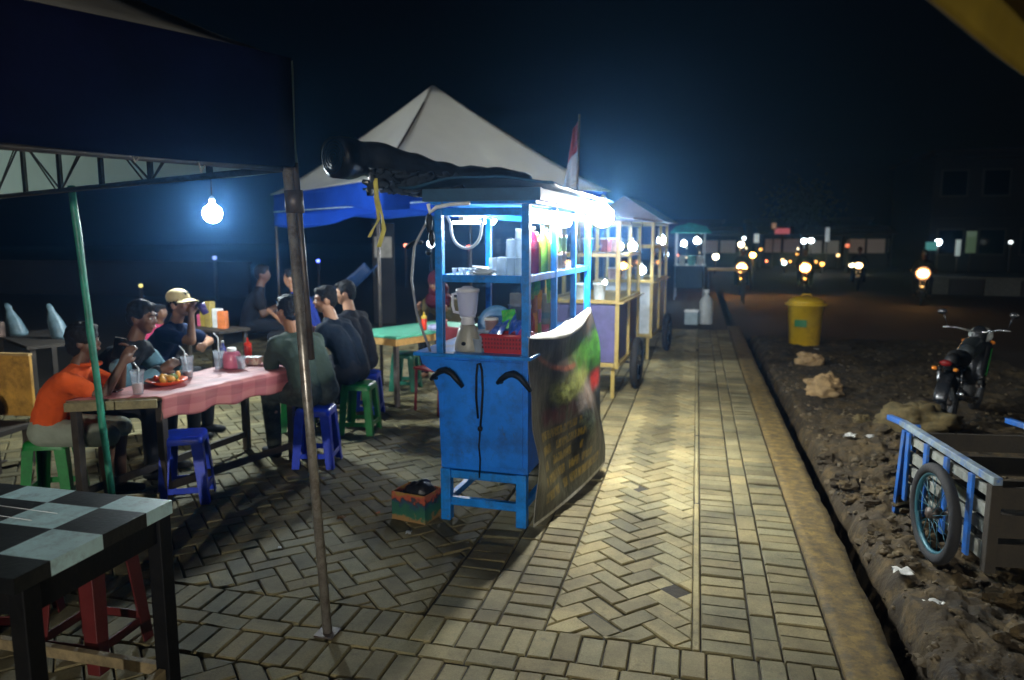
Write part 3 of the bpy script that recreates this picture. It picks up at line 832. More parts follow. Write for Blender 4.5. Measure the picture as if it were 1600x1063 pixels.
# yellow plastic tie hanging from the roll
M_tie = mat('yellow_tie', (.55,.48,.10), .6)
def ribbon(pts, w_, label):
    mb = MB(); n = len(pts)
    def fn(u, v):
        k = min(n-2, int(v*(n-1))); p = vl(pts[k], pts[k+1], v*(n-1)-k)
        tw = .6*math.sin(v*9); return p+Vector((math.cos(tw), math.sin(tw), 0))*(u-.5)*w_
    mb.grid(fn, 2, (n-1)*4, thick=.001); return tag(mb.build("ribbon", M_tie), label, "plastic tie")
ribbon([(-1.80,3.98,2.09),(-1.785,3.96,1.98),(-1.755,3.96,1.88),(-1.745,3.96,1.80),(-1.78,3.96,1.70)], .026, "yellow plastic ribbon hanging from the rolled tarpaulin beside the stall, the longer strip")
ribbon([(-1.80,3.97,1.99),(-1.77,3.95,1.86),(-1.815,3.95,1.79),(-1.835,3.95,1.755)], .018, "short yellow plastic end hanging left of the longer ribbon")

# banner on the right side of the stall
def banner_mat():
    m, nt, N, L, b = nodes_of('banner_print')
    uv = N.new("ShaderNodeUVMap"); uv.uv_map = "UVMap"
    sep = N.new("ShaderNodeSeparateXYZ"); L.new(uv.outputs[0], sep.inputs[0])
    U, V = sep.outputs[0], sep.outputs[1]
    def M(op, a, b_=None, c_=None):
        n = N.new("ShaderNodeMath"); n.operation = op
        for i, q in enumerate((a, b_, c_)):
            if q is None: continue
            if isinstance(q, (int, float)): n.inputs[i].default_value = q
            else: L.new(q, n.inputs[i])
        return n.outputs[0]
    def nz(sx, sy, seed, det=3, rough=.6):
        mp = N.new("ShaderNodeMapping"); mp.inputs["Scale"].default_value = (sx, sy, 1); mp.inputs["Location"].default_value = (seed, seed*.7, seed)
        L.new(uv.outputs[0], mp.inputs[0])
        n = N.new("ShaderNodeTexNoise"); n.inputs["Scale"].default_value = 1; n.inputs["Detail"].default_value = det; n.inputs["Roughness"].default_value = rough
        L.new(mp.outputs[0], n.inputs["Vector"]); return n.outputs["Fac"]
    def band(x, a, b_, s=.02):
        r = N.new("ShaderNodeMapRange"); r.interpolation_type = 'SMOOTHSTEP'; L.new(x, r.inputs[0]) ; r.inputs[1].default_value = a-s; r.inputs[2].default_value = a+s
        q = N.new("ShaderNodeMapRange"); q.interpolation_type = 'SMOOTHSTEP'; L.new(x, q.inputs[0]); q.inputs[1].default_value = b_-s; q.inputs[2].default_value = b_+s
        return M('MULTIPLY', r.outputs[0], M('SUBTRACT', 1.0, q.outputs[0]))
    def over(base, col, fac):
        mx = N.new("ShaderNodeMixRGB"); L.new(fac, mx.inputs[0]); mx.inputs[2].default_value = (*col, 1)
        if isinstance(base, tuple): mx.inputs[1].default_value = (*base, 1)
        else: L.new(base, mx.inputs[1])
        return mx.outputs[0]
    n1 = nz(3, 4, 1.0, 5); n2 = nz(5, 6, 4.0, 5); n3 = nz(9, 9, 8.0, 4)
    Uw = M('ADD', U, M('MULTIPLY', M('SUBTRACT', n2, .5), .3)); Vw = M('ADD', V, M('MULTIPLY', M('SUBTRACT', n1, .5), .22))
    c = over((.010,.012,.011), (.035,.037,.033), band(n1, .5, .9, .12))
    # upper right: leaves, pale fruit and a red berry
    c = over(c, (.028,.095,.012), M('MULTIPLY', band(Uw,.55,1.2,.15), band(Vw,.64,.86,.05)))
    c = over(c, (.20,.22,.06), M('MULTIPLY', band(Uw,.28,.78,.07), band(Vw,.60,.74,.05)))
    c = over(c, (.13,.11,.095), M('MULTIPLY', band(Uw,.48,.90,.05), band(Vw,.46,.62,.05)))
    c = over(c, (.26,.022,.015), M('MULTIPLY', band(U,.86,.98,.03), band(V,.50,.62,.03)))
    c = over(c, (.17,.055,.03), M('MULTIPLY', band(Uw,.06,.55,.05), band(M('SUBTRACT', V, M('MULTIPLY', M('POWER', M('SUBTRACT', U, .55), 2.0), .55)), .775, .805, .012)))
    c = over(c, (.012,.014,.013), M('MULTIPLY', band(Uw,.55,1.1,.08), band(Vw,.18,.46,.08)))
    c = over(c, (.10,.12,.08), M('MULTIPLY', M('MULTIPLY', band(Uw,.60,.72,.04), band(Vw,.28,.45,.06)), band(n3,.45,1,.08)))
    # dull maroon headline and five rows of blurred gold lettering, lower left
    c = over(c, (.055,.010,.018), M('MULTIPLY', M('MULTIPLY', band(U,.16,.50,.03), band(V,.485,.585,.02)), band(nz(16,5,2.2,1),.40,1,.06)))
    rows = [(.415,.465,.14,.56),(.335,.385,.13,.60),(.255,.305,.13,.58),(.170,.222,.12,.70),(.085,.140,.11,.93)]
    let = nz(70, 14, 6.0, 2, .4); wrd = nz(9, .6, 3.3, 0)
    for i, (a, b_, u0, u1) in enumerate(rows):
        f = M('MULTIPLY', M('MULTIPLY', band(U,u0,u1,.012), band(V,a,b_,.006)), M('MULTIPLY', band(let,.42,1,.06), band(nz(11,.01,i*2.7+1,0),.36,1,.02)))
        c = over(c, (.20,.135,.014), f)
    c = over(c, (.48,.47,.42), band(V,-.1,.018,.004))
    fine = nz(13, 17, 5.5, 8, .8); fr_ = N.new("ShaderNodeMapRange"); L.new(fine, fr_.inputs[0]); fr_.inputs[1].default_value = .32; fr_.inputs[2].default_value = .66; fr_.inputs[3].default_value = .12; fr_.inputs[4].default_value = 1.5
    vm = N.new("ShaderNodeVectorMath"); vm.operation = 'SCALE'; L.new(c, vm.inputs[0]); L.new(fr_.outputs[0], vm.inputs["Scale"]); c = vm.outputs[0]
    bpn = N.new("ShaderNodeBump"); bpn.inputs["Strength"].default_value = .7; bpn.inputs["Distance"].default_value = .03; L.new(nz(7, 4, 2.0, 4, .5), bpn.inputs["Height"]); L.new(bpn.outputs[0], b.inputs["Normal"])
    L.new(c, b.inputs["Base Color"]); b.inputs["Roughness"].default_value = .38; b.inputs["Specular IOR Level"].default_value = .45
    return m
M_banner = banner_mat()
M_bback = mat('banner_back', (.62,.62,.58), .5, var=.08)
TF, TR = Vector(CW(.588,-.01,1.17)), Vector(CW(.592,CD+.02,1.15))
BF, BR = Vector((-.895, 4.13, .03)), Vector((-.615, 5.32, .085))
def ban(u, v, off=0.0):   # u front->rear, v bottom->top
    top = TF.lerp(TR, u)+Vector((0,0,-.085*math.sin(math.pi*u)**1.0*(1 if u < .5 else 1)))
    bot = BF.lerp(BR, u)
    p = bot.lerp(top, v)
    bulge = math.sin(math.pi*v)*(.01+.07*u**1.6)+.05*math.sin(math.pi*u)*(1-v)
    fold = .030*math.sin(u*9+v*5)*math.sin(math.pi*v)+.035*noise.noise(Vector((u*4+v*2, v*3.0-u*2, 0)))*math.sin(math.pi*min(1,v*1.1))
    lip = .045*math.sin(math.pi*u)*max(0, v-.86)/.14
    return p+Vector((bulge*.55+fold+lip+off, -.10*fold*3, 0))
mb = MB(); mb.grid(lambda u, v: ban(u, v), 70, 60)
def add_uv(o, nu, nv):
    uvl = o.data.uv_layers.new(name="UVMap")
    k = nu+1
    for pl in o.data.polygons:
        for li, vi in zip(pl.loop_indices, pl.vertices): uvl.data[li].uv = ((vi % k)/nu, (vi//k)/nv)
bo = mb.build("banner", M_banner, recalc=False); add_uv(bo, 70, 60)
tag(bo, "dark printed banner with leaves, fruit and rows of gold lettering on the stall's right side", "banner")
mb = MB(); mb.grid(lambda u, v: ban(u, v, -.004), 70, 60); mb.build("backing", M_bback, bo, recalc=False)
# folded-over top showing the white back of the banner
def lip(u, v):
    q = ban(u, 1.0); w2 = .11*math.sin(math.pi*min(1,.08+.95*u))**.8
    inn = Vector((TF.lerp(TR, u).x-.03, q.y+.015, 1.125+.045*u))
    return q.lerp(inn, v)+Vector((0,0,.03*math.sin(math.pi*v)+.012*noise.noise(Vector((u*10,v*3,1)))))
mb = MB(); mb.grid(lip, 40, 6, thick=.002); mb.build("folded_top", M_bback, bo)
# ---------------------------------------------------------------- what stands in the stall
ZC, ZS = 1.0585, 1.531
M_bl = mat('blender_white', (.62,.62,.66), .35, var=.08)
M_blb = mat('blender_base', (.30,.29,.24), .4, var=.15)
o = thing("blender", "kitchen blender with a frosted jug on the stall's counter", "blender", CW(.155,.13,ZC), cr_)
mb = MB(); mb.lathe([(.075,0),(.082,.01),(.078,.05),(.062,.12),(.05,.155),(.04,.165)], seg=26, sx=1.05, sy=.9); mb.build("motor_base", M_blb, o)
mb = MB(); mb.lathe([(.036,.162),(.045,.175),(.038,.20),(.05,.215)], seg=22); mb.build("collar", M_bl, o)
mb = MB(); mb.lathe([(.046,.214),(.056,.24),(.068,.36),(.07,.365),(.062,.36),(.05,.24),(.04,.22)], seg=26); mb.build("jug", clear('frosted_jug', film=.6, filmcol=(.75,.74,.85)), o)
mb = MB(); mb.lathe([(.073,.366),(.073,.385),(.04,.39),(.03,.40),(.001,.402)], seg=24); mb.build("lid", M_bl, o)
mb = MB(); mb.tube([(-.066,0,.355),(-.098,0,.35),(-.10,0,.28),(-.09,0,.24),(-.055,0,.235)], .009, 8); mb.build("handle", M_bl, o)
mb = MB(); mb.lathe([(.012,-.012),(.012,.01)], (0,-.078,.055), 12, M=Matrix.Rotation(R(80),3,'X')); mb.build("knob", M_black, o)
# red basket full of sachets
o = thing("basket", "red plastic basket heaped with sachets on the stall's counter", "basket", CW(.40,.16,ZC), cr_)
mb = MB()
rim = lambda z, k: [(-.14*k, -.085*k, z), (.14*k, -.085*k, z), (.14*k, .085*k, z), (-.14*k, .085*k, z)]
a_, b_ = rim(0,.88), rim(.11,1.0)
mb.add(a_+b_, [(0,1,2,3),(0,4,5,1),(1,5,6,2),(2,6,7,3),(3,7,4,0)])
ob = mb.build("body", M_redp, o); md = ob.modifiers.new("t", 'SOLIDIFY'); md.thickness = .004
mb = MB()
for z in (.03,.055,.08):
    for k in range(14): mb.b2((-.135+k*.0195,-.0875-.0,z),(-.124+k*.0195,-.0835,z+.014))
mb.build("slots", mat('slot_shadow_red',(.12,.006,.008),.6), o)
mb = MB(); q = rim(.112,1.03); mb.tube(q, .007, 8, closed=True); mb.build("rim", M_redp, o)
def sachet(loc, w_, h_, m, label, seed, hang=False, grp=None):
    rr = random.Random(seed); mb = MB()
    def fn(u, v):
        b_ = math.sin(math.pi*u)*math.sin(math.pi*v); return ((u-.5)*w_, .012*b_*(1 if not hang else .8), (v-.5)*h_)
    mb.grid(lambda u, v: fn(u, v), 8, 8); mb.grid(lambda u, v: (fn(u,v)[0], -fn(u,v)[1], fn(u,v)[2]), 8, 8)
    e = (0 if hang else R(rr.uniform(-55,-20)), R(rr.uniform(-40,40)) if not hang else R(rr.uniform(-6,6)), R(rr.uniform(-60,60)) if not hang else R(70+rr.uniform(-25,25)))
    return tag(mb.build("sachet", m, loc=loc, rot=e), label, "sachet", grp)
M_sb = mat('foil_blue',(.015,.09,.5),.3,0,var=.5,scale=30,dirt=(.5,.5,.55),dirt_amt=.5); M_sg = mat('foil_green',(.05,.45,.06),.3,0,var=.5,scale=30,dirt=(.4,.5,.1),dirt_amt=.6)
M_so = mat('foil_orange',(.8,.25,.03),.3,0,var=.4,scale=30,dirt=(.5,.3,.2),dirt_amt=.6); M_sp = mat('foil_pink',(.6,.06,.26),.3,0,var=.4,scale=30); M_sbr = mat('foil_brown',(.42,.10,.05),.3,0,var=.4,scale=30)
for i, (x, y, z, m, n) in enumerate(((.33,.15,.13,M_sb,"blue"),(.38,.12,.15,M_sb,"dark blue"),(.43,.17,.17,M_sb,"silver-blue"),(.36,.21,.16,M_sg,"green"),(.48,.16,.15,M_sb,"blue and white"),(.50,.13,.13,M_sp,"maroon"),(.40,.20,.20,M_sg,"yellow-green"))):
    sachet(CW(x,y,ZC+z), .085, .12, m, "%s sachet, %s in the red basket" % (n, ("leftmost","front left","topmost","at the back left","right of the middle","rightmost","at the very back")[i]), 40+i, grp="sachets in the red basket")
def cup(name, loc, r0, r1, h, m, label, cat="cup", grp=None, fill=None, straw=None, lid=None):
    t = thing(name, label, cat, loc, 0, grp)
    mb = MB(); mb.lathe([(r0,0),(r0,.003),(r1,h),(r1*1.06,h),(r1*1.06,h-.006),(r1-.002,h-.004),(r0-.002,.005),(.001,.004)], seg=20); mb.build("cup_wall", m, t)
    if fill:
        k = fill[1]; mb = MB(); mb.lathe([(r0*.9,.006),(lerp(r0,r1,k)*.93,h*k),(.001,h*k)], seg=18); mb.build("drink", fill[0], t)
    if straw:
        mb = MB(); mb.tube([(0,0,.01), Vector(straw)*.62, Vector(straw), Vector(straw)+Vector((-.045,.01,.035))], .0045, 7); mb.build("straw", M_straw, t)
    if lid:
        mb = MB(); mb.lathe([(r1*1.05,h),(r1*1.05,h+.012),(r1*.8,h+.016),(.001,h+.016)], seg=18); mb.build("lid", lid, t)
    return t
cup("cup", CW(.285,.20,ZC+.0), .030, .042, .19, mat('pink_cup',(.42,.26,.24),.4), "pink-brown paper cup with a white lid beside the blender", lid=M_white)
cup("cup", CW(.235,.10,ZC), .026, .036, .085, clear('cup_stack', film=.5, filmcol=(.7,.8,.9)), "short clear cup between the blender and the red basket", "cup")
cup("cup", CW(.245,.16,ZC), .028, .04, .13, clear('cup_stack', film=.5), "taller clear cup behind the short one on the counter", "cup")
def bottle(loc, r, h, m, label, capm=M_white, grp=None, cat="bottle", neck=.35, name="bottle"):
    t = thing(name, label, cat, loc, 0, grp)
    mb = MB(); mb.lathe([(r*.92,0),(r,.01),(r,h*.62),(r*.85,h*.72),(r*neck,h*.86),(r*neck,h*.93)], seg=18); mb.build("bottle_body", m, t)
    mb = MB(); mb.lathe([(r*neck*1.15,h*.92),(r*neck*1.15,h),(.001,h)], seg=14); mb.build("cap", capm, t)
    return t
def syr(name, col): return mat('syrup_'+name, col, .15, var=.15, spec=.7)
bottle(CW(.50,.30,ZC), .036, .28, syr('rose',(.55,.03,.12)), "magenta syrup bottle with white cap at the right rear of the counter")
# teal and green things behind the blender: a tray standing up, a stack of bowls
mb = MB(); mb.lathe([(.001,0),(.10,.0),(.125,.018),(.125,.024),(.10,.008),(.001,.008)], seg=32, M=Matrix.Rotation(R(78),3,'X'))
tag(mb.build("tray", mat('lightblue_plastic',(.10,.28,.55),.4), loc=CW(.235,.46,ZC+.13)), "round light blue tray leaning up behind the blender", "tray")
mb = MB(); mb.prism([(-.05,0),(.045,0),(.05,.05),(.045,.20),(.02,.33),(-.0,.36),(-.02,.28),(-.04,.12)], -.006, .006)
tag(mb.build("cutting_board", mat('offwhite_board',(.55,.56,.54),.5), loc=CW(.44,.42,ZC), rot=(R(-8),0,R(-10))), "tall pointed white board standing behind the red basket", "board")
mb = MB(); mb.b2((-.16,-.02,0),(.16,.02,.30))
tag(mb.build("box", mat('grey_carton',(.16,.17,.17),.7), loc=CW(.32,1.0,ZC), rot=(0,0,cr_), bevel=.006), "grey carton standing at the back of the counter", "box")
for i, (x, y, r, h, n, c) in enumerate(((.10,.62,.05,.16,"teal",(.02,.25,.25)),(.30,.52,.045,.15,"dark green",(.02,.10,.05)),(.25,.66,.05,.19,"brick red",(.30,.05,.05)),(.16,1.15,.06,.2,"navy",(.02,.05,.16)))):
    cup("canister", CW(x,y,ZC), r*.9, r, h, mat('can_'+n.replace(' ','_'),c,.4), "%s canister on the counter behind the blender" % n, "canister", lid=M_white if i == 2 else None)
# upper shelf: upturned glasses, plates, bottles of syrup
k = 0
lay = ((.33,.10),(.385,.09),(.44,.10),(.49,.12),(.36,.17),(.42,.18),(.475,.20),(.34,.25),(.40,.27),(.46,.28))
for (x, y) in lay:
    col, row = ("leftmost","left-centre","right-centre","rightmost")[min(3, int((x-.32)/.045))], ("front","middle","back")[int((y-.08)/.08) if y < .32 else 2]
    t = cup("drinking_glass", CW(x,y,ZS), .030, .024, .105, clear('glass_tumbler', gloss=.05, film=.30, filmcol=(.85,.9,.95)), "upturned glass on the stall's upper shelf, bottom layer", "glass", "stacked drinking glasses"); k += 1
    if k in (3,4,6,7,9,10):
        cup("drinking_glass", CW(x,y,ZS+.108), .030, .024, .105, clear('glass_tumbler'), "upturned glass stacked on another on the upper shelf, second layer", "glass", "stacked drinking glasses")
    if k in (4,7):
        cup("drinking_glass", CW(x,y,ZS+.216), .028, .023, .06, clear('glass_tumbler'), "glass topping the stack on the stall's upper shelf", "glass", "stacked drinking glasses")
for i in range(3):
    mb = MB(); mb.lathe([(.05,0),(.09,.014),(.092,.018),(.05,.006),(.001,.006)], seg=28)
    tag(mb.build("plate", M_white, loc=CW(.255+.012*i,.13,ZS+i*.012), rot=(0,R(4*i),0)), "white plate, %s of the stack beside the upturned glasses" % ("lowest","middle","topmost")[i], "plate", "stacked white plates")
for i in range(4): cup("cup", CW(.075+.033*i,.12+.02*(i%2),ZS), .012, .016, .04, clear('cup_stack'), "tiny clear sauce cup on the upper shelf, %s from the left post" % ("first","second","third","fourth")[i], "cup", "tiny sauce cups")
for i, (y, x, r, h, n, c) in enumerate(((.36,.51,.034,.29,"crimson",(.45,.02,.07)),(.47,.50,.028,.26,"amber",(.65,.28,.02)),(.58,.51,.036,.30,"lime green",(.25,.55,.04)),(.70,.505,.036,.28,"yellow",(.72,.55,.06)),(.84,.50,.03,.24,"cream",(.72,.60,.42)))):
    bottle(CW(x,y,ZS), r, h, syr(n.replace(' ','_'), c), "%s syrup bottle on the upper shelf behind the side glass" % n, grp="syrup bottles on the upper shelf")
M_jl = mat('jar_lid',(.35,.12,.06),.5)
for i, (y, z, c, n) in enumerate(((1.02,0,(.70,.50,.35),"peach"),(1.02,.125,(.35,.62,.20),"pale green"),(1.17,0,(.70,.48,.36),"tan"),(1.17,.125,(.45,.65,.25),"bright green"),(1.02,.25,(.65,.55,.5),"cream"))):
    cup("jar", CW(.49,y,ZS+z), .045, .047, .105, mat('jar_'+n.replace(' ','_'),c,.3), "%s jar with a brown lid, %s on the upper shelf" % (n, ("bottom front","middle front","bottom rear","middle rear","topmost")[i]), "jar", "stacked jars", lid=M_jl)
# sachet strips hanging behind the side glass below the shelf
hang = [(.28,1.30,M_sbr,"brown"),(.36,1.33,M_sbr,"red-brown"),(.46,1.36,M_so,"bright orange"),(.33,1.22,M_so,"dark orange"),(.42,1.24,M_so,"ochre"),(.26,1.12,M_sg,"grass green"),(.36,1.11,M_sg,"leaf green"),(.50,1.14,M_sg,"lime"),(.56,1.25,M_sp,"pink"),(.60,1.12,M_sp,"magenta")]
for i, (y, z, m, n) in enumerate(hang):
    sachet(CW(.50+.012*(i%2),y,z), .10, .125, m, "%s sachet in the strips hanging behind the stall's side glass" % n, 60+i, True, "hanging sachets")
for i, (y, z, n) in enumerate(((.30,1.43,"front"),(.44,1.44,"next to front"),(.86,1.40,"centre"),(1.0,1.40,"rear"))):
    sachet(CW(.50,y,z), .12, .13+.05*(i>1), M_sg, "pale green packet hung right under the upper shelf, %s" % n, 80+i, True, "green packets under the shelf")

# fruit box with a black plastic bag in it, on the paving left of the stall
def box_mat():
    m, nt, N, L, b = nodes_of('printed_carton')
    tc = N.new("ShaderNodeTexCoord"); sp = N.new("ShaderNodeSeparateXYZ"); L.new(tc.outputs["Object"], sp.inputs[0])
    n = N.new("ShaderNodeTexNoise"); n.inputs["Scale"].default_value = 22; n.inputs["Detail"].default_value = 5; L.new(tc.outputs["Object"], n.inputs[0])
    ad = N.new("ShaderNodeMath"); ad.operation = 'MULTIPLY_ADD'; L.new(n.outputs[0], ad.inputs[0]); ad.inputs[1].default_value = .16; L.new(sp.outputs[2], ad.inputs[2])
    mr = N.new("ShaderNodeMapRange"); mr.inputs[1].default_value = .08; mr.inputs[2].default_value = .31; L.new(ad.outputs[0], mr.inputs[0])
    cr = N.new("ShaderNodeValToRGB"); cr.color_ramp.elements[0].color = (.26,.15,.05,1); cr.color_ramp.elements[0].position = .1
    cr.color_ramp.elements[1].color = (.30,.17,.045,1); cr.color_ramp.elements[1].position = .92
    for p, c in ((.18,(.02,.11,.06,1)),(.42,(.012,.085,.06,1)),(.5,(.015,.05,.10,1)),(.60,(.05,.03,.03,1)),(.66,(.36,.06,.03,1)),(.76,(.33,.09,.04,1)),(.82,(.28,.16,.03,1))):
        e = cr.color_ramp.elements.new(p); e.color = c
    L.new(mr.outputs[0], cr.inputs[0]); L.new(cr.outputs[0], b.inputs["Base Color"]); b.inputs["Roughness"].default_value = .7
    return m
o = thing("carton", "printed fruit carton holding a black plastic bag, left of the stall's legs", "box", (-1.665, 4.19, 0), R(-12))
mb = MB(); wd, dp, hh = .245, .20, .185
mb.b2((-wd/2,-dp/2,.004),(wd/2,-dp/2+.005,hh)); mb.b2((-wd/2,dp/2-.005,.004),(wd/2,dp/2,hh)); mb.b2((-wd/2,-dp/2+.006,.004),(-wd/2+.005,dp/2-.006,hh)); mb.b2((wd/2-.005,-dp/2+.006,.004),(wd/2,dp/2-.006,hh)); mb.b2((-wd/2+.006,-dp/2+.006,.001),(wd/2-.006,dp/2-.006,.006))
mb.build("box_walls", box_mat(), o)
mb = MB(); mb.ball((0,0,.13),(.105,.085,.11),30,20)
mb.v = [tuple(Vector(p)*(1+.12*noise.fractal(Vector(p)*14,1.0,2.0,3)) if p[2] > .12 else p) for p in mb.v]
pb = mb.build("rubbish_bag", mat('black_bag',(.01,.01,.012),.3,bump=.6,bscale=40), loc=(-1.64,4.20,0)); tag(pb, "black plastic bag bulging out of the fruit carton", "bag")

# ================================================================ STOOLS
def stool(loc, rz, m, label, h=.47, grp="plastic stools", bw=.32, tw=.245):
    t = thing("stool", label, "stool", loc, rz, grp)
    mb = MB(); a, b = tw/2, bw/2
    def sq(w_, z, c):  # rounded square ring
        P = []
        for qx, qy, s in ((1,1,0),(-1,1,90),(-1,-1,180),(1,-1,270)):
            for k in range(5):
                an = R(s+k*22.5); P.append((qx*(w_-c)+c*math.cos(an), qy*(w_-c)+c*math.sin(an), z))
        return P
    rings = [sq(a+.012,h-.055,.035), sq(a+.010,h-.02,.035), sq(a,h-.004,.034), sq(a-.012,h,.028), sq(.03,h-.002,.02)]
    n = 20; vs = [p for r_ in rings for p in r_]; fs = []
    for i in range(len(rings)-1):
        for k in range(n): fs.append((i*n+k, i*n+(k+1)%n, (i+1)*n+(k+1)%n, (i+1)*n+k))
    fs.append(tuple(range(4*n, 5*n))); mb.add(vs, fs, True)
    mb.build("seat", m, t)
    for qx in (-1,1):
        for qy in (-1,1):
            mb = MB(); z0, z1 = 0, h-.05
            top = (qx*(a+.008), qy*(a+.008)); bot = (qx*b, qy*b)
            w0, w1, th_ = .058, .072, .008
            def L(c, w_, z):
                x, y = c
                return [(x,y,z),(x-qx*w_,y,z),(x-qx*w_,y-qy*th_,z),(x-qx*th_,y-qy*th_,z),(x-qx*th_,y-qy*w_,z),(x,y-qy*w_,z)]
            vs = L(bot,w0,z0)+L(top,w1,z1)
            mb.add(vs, [(5,4,3,2,1,0),(6,7,8,9,10,11)]+[(i,(i+1)%6,(i+1)%6+6,i+6) for i in range(6)])
            mb.build("leg", m, t, bevel=.003)
    mb = MB(); z = .10; k = lerp(b, a, z/h)-.006
    for s in (-1,1):
        mb.b2((-k+.05,s*k-.004,z-.02),(k-.05,s*k+.004,z+.02)); mb.b2((s*k-.004,-k+.05,z-.02),(s*k+.004,k-.05,z+.02))
    mb.build("brace", m, t, bevel=.002)
    return t
M_stb = mat('stool_blue',(.015,.055,.60),.35,var=.15,dirt=(.02,.03,.2)); M_stg = mat('stool_green',(.01,.20,.035),.38,var=.15,dirt=(.01,.06,.02)); M_str = mat('stool_red',(.09,.010,.010),.4,var=.2,dirt=(.06,.01,.01)); M_stg2 = mat('stool_teal',(.012,.10,.06),.4)
stool((-3.30,4.13,0), R(28), M_stb, "blue plastic stool standing empty beside the near leg of the pink table", .46)
stool((-2.83,5.05,0), R(14), M_stb, "blue plastic stool under the man in the dark green shirt", .46)
stool((-2.93,6.02,0), R(8), M_stg, "green plastic stool under the man in the navy shirt", .46)
stool((-4.13,3.88,0), R(24), M_stg, "green plastic stool under the person in the orange shirt", .44)
stool((-2.44,2.42,0), R(2), M_str, "red plastic stool under the checkered table, fully in view", .47)
stool((-2.98,2.50,0), R(18), M_str, "red plastic stool under the checkered table, cut off by the left edge", .47)
stool((-3.55,6.0,0), R(30), M_stg, "green plastic stool in the dark behind the pink table's far leg", .45)
stool((-3.25,7.9,0), R(5), M_stg2, "dark teal stool pushed under the green table", .44)
stool((-3.14,6.60,0), R(15), M_stb, "blue plastic stool under the boy, seen behind the green stool's legs", .45)

# ================================================================ TABLES
# checkered table
M_ckb = mat('checker_black',(.005,.0055,.006),.35,var=.4,dirt=(.025,.025,.025),dirt_amt=.4,spec=.3); M_ckw = mat('checker_pale',(.52,.74,.74),.4,var=.12,dirt=(.2,.24,.24),dirt_amt=.6)
ck = thing("checkered_table", "black wooden table with a black and pale checkered top under the near tent", "table", (-1.865,2.245,0))
mb = MB(); xs = [0,-.20,-.43,-.66,-.89,-1.10]; ys = [-.0,-.132,-.332,-.535,-.66]
for i in range(5):
    for j in range(4):
        mb.m = 1 if (i+j) % 2 == 0 else 0
        x0, x1, y0, y1 = xs[i+1], xs[i], ys[j+1], ys[j]
        mb.add([(x0,y0,.785),(x1,y0,.785),(x1,y1,.785),(x0,y1,.785)], [(0,1,2,3)])
        if i == 0: mb.add([(0,y0,.735),(0,y1,.735),(0,y1,.785),(0,y0,.785)], [(0,1,2,3)])
        if j == 3: mb.add([(x0,y0,.735),(x1,y0,.735),(x1,y0,.785),(x0,y0,.785)], [(0,1,2,3)])
        if j == 0: mb.add([(x0,0,.735),(x1,0,.735),(x1,0,.785),(x0,0,.785)], [(0,1,2,3)])
mb.m = 0; mb.add([(-1.1,-.66,.735),(0,-.66,.735),(0,0,.735),(-1.1,0,.735)], [(0,1,2,3)])
mb.build("tabletop", [M_ckb, M_ckw], ck)
for x, y in ((-.035,-.035),(-.035,-.60),(-1.06,-.035),(-1.06,-.60)):
    mb = MB(); mb.b2((x-.03,y-.03,0),(x+.03,y+.03,.733)); mb.build("leg", M_black, ck, bevel=.004)
mb = MB()
mb.b2((-1.03,-.05,.64),(-.066,-.02,.732)); mb.b2((-1.03,-.615,.64),(-.066,-.585,.732)); mb.b2((-.05,-.569,.64),(-.02,-.066,.732)); mb.b2((-1.075,-.569,.64),(-1.045,-.066,.732))
mb.build("apron", M_black, ck, bevel=.003)
mb = MB(); mb.b2((-1.03,-.05,.10),(-.066,-.02,.145)); mb.b2((-.05,-.569,.10),(-.02,-.066,.145)); mb.build("stretcher", M_wood, ck, bevel=.003)
mb = MB(); mb.tube([(-.62,-.20,.7865),(-.30,-.215,.7865)],.0012,5); mb.tube([(-.60,-.275,.7865),(-.33,-.29,.7865)],.0012,5); mb.build("scratch", M_white, ck)
# pink table
TP = [Vector((-3.81,3.70,0)), Vector((-3.33,3.94,0)), Vector((-3.03,5.12,0)), Vector((-3.62,5.34,0))]
pt = thing("dining_table", "rough wooden table under a pink checked cloth where people eat", "table")
def quad(mb, P, z0, z1, sh=0.0):
    c = (P[0]+P[1]+P[2]+P[3])/4; P = [p.lerp(c, sh) for p in P]
    vs = [(p.x,p.y,z0) for p in P]+[(p.x,p.y,z1) for p in P]
    mb.add(vs, [(3,2,1,0),(4,5,6,7),(0,1,5,4),(1,2,6,5),(2,3,7,6),(3,0,4,7)])
mb = MB()
for k in range(3):
    a0, a1 = k/3+.004, (k+1)/3-.004
    quad(mb, [TP[0].lerp(TP[1],a0),TP[0].lerp(TP[1],a1),TP[3].lerp(TP[2],a1),TP[3].lerp(TP[2],a0)], .712, .738)
mb.build("tabletop", M_wood, pt, bevel=.003)
M_palew = mat('pale_old_wood',(.24,.20,.10),.8,var=.35,scale=14,bump=.3,dirt=(.08,.06,.03))
for a_, b_ in ((0,.535),(.545,1)):
    mb = MB(); mb.beam(TP[0].lerp(TP[1],a_)+Vector((.02,-.03,.705)), TP[0].lerp(TP[1],b_)+Vector((.02,-.03,.705)), .022, .055); mb.build("edge_board", M_palew, pt, bevel=.004)
    mb = MB(); mb.beam(TP[0].lerp(TP[1],a_)+Vector((.06,-.11,.115)), TP[0].lerp(TP[1],b_)+Vector((.06,-.11,.115)), .03, .06); mb.build("foot_board", M_palew, pt, bevel=.004)
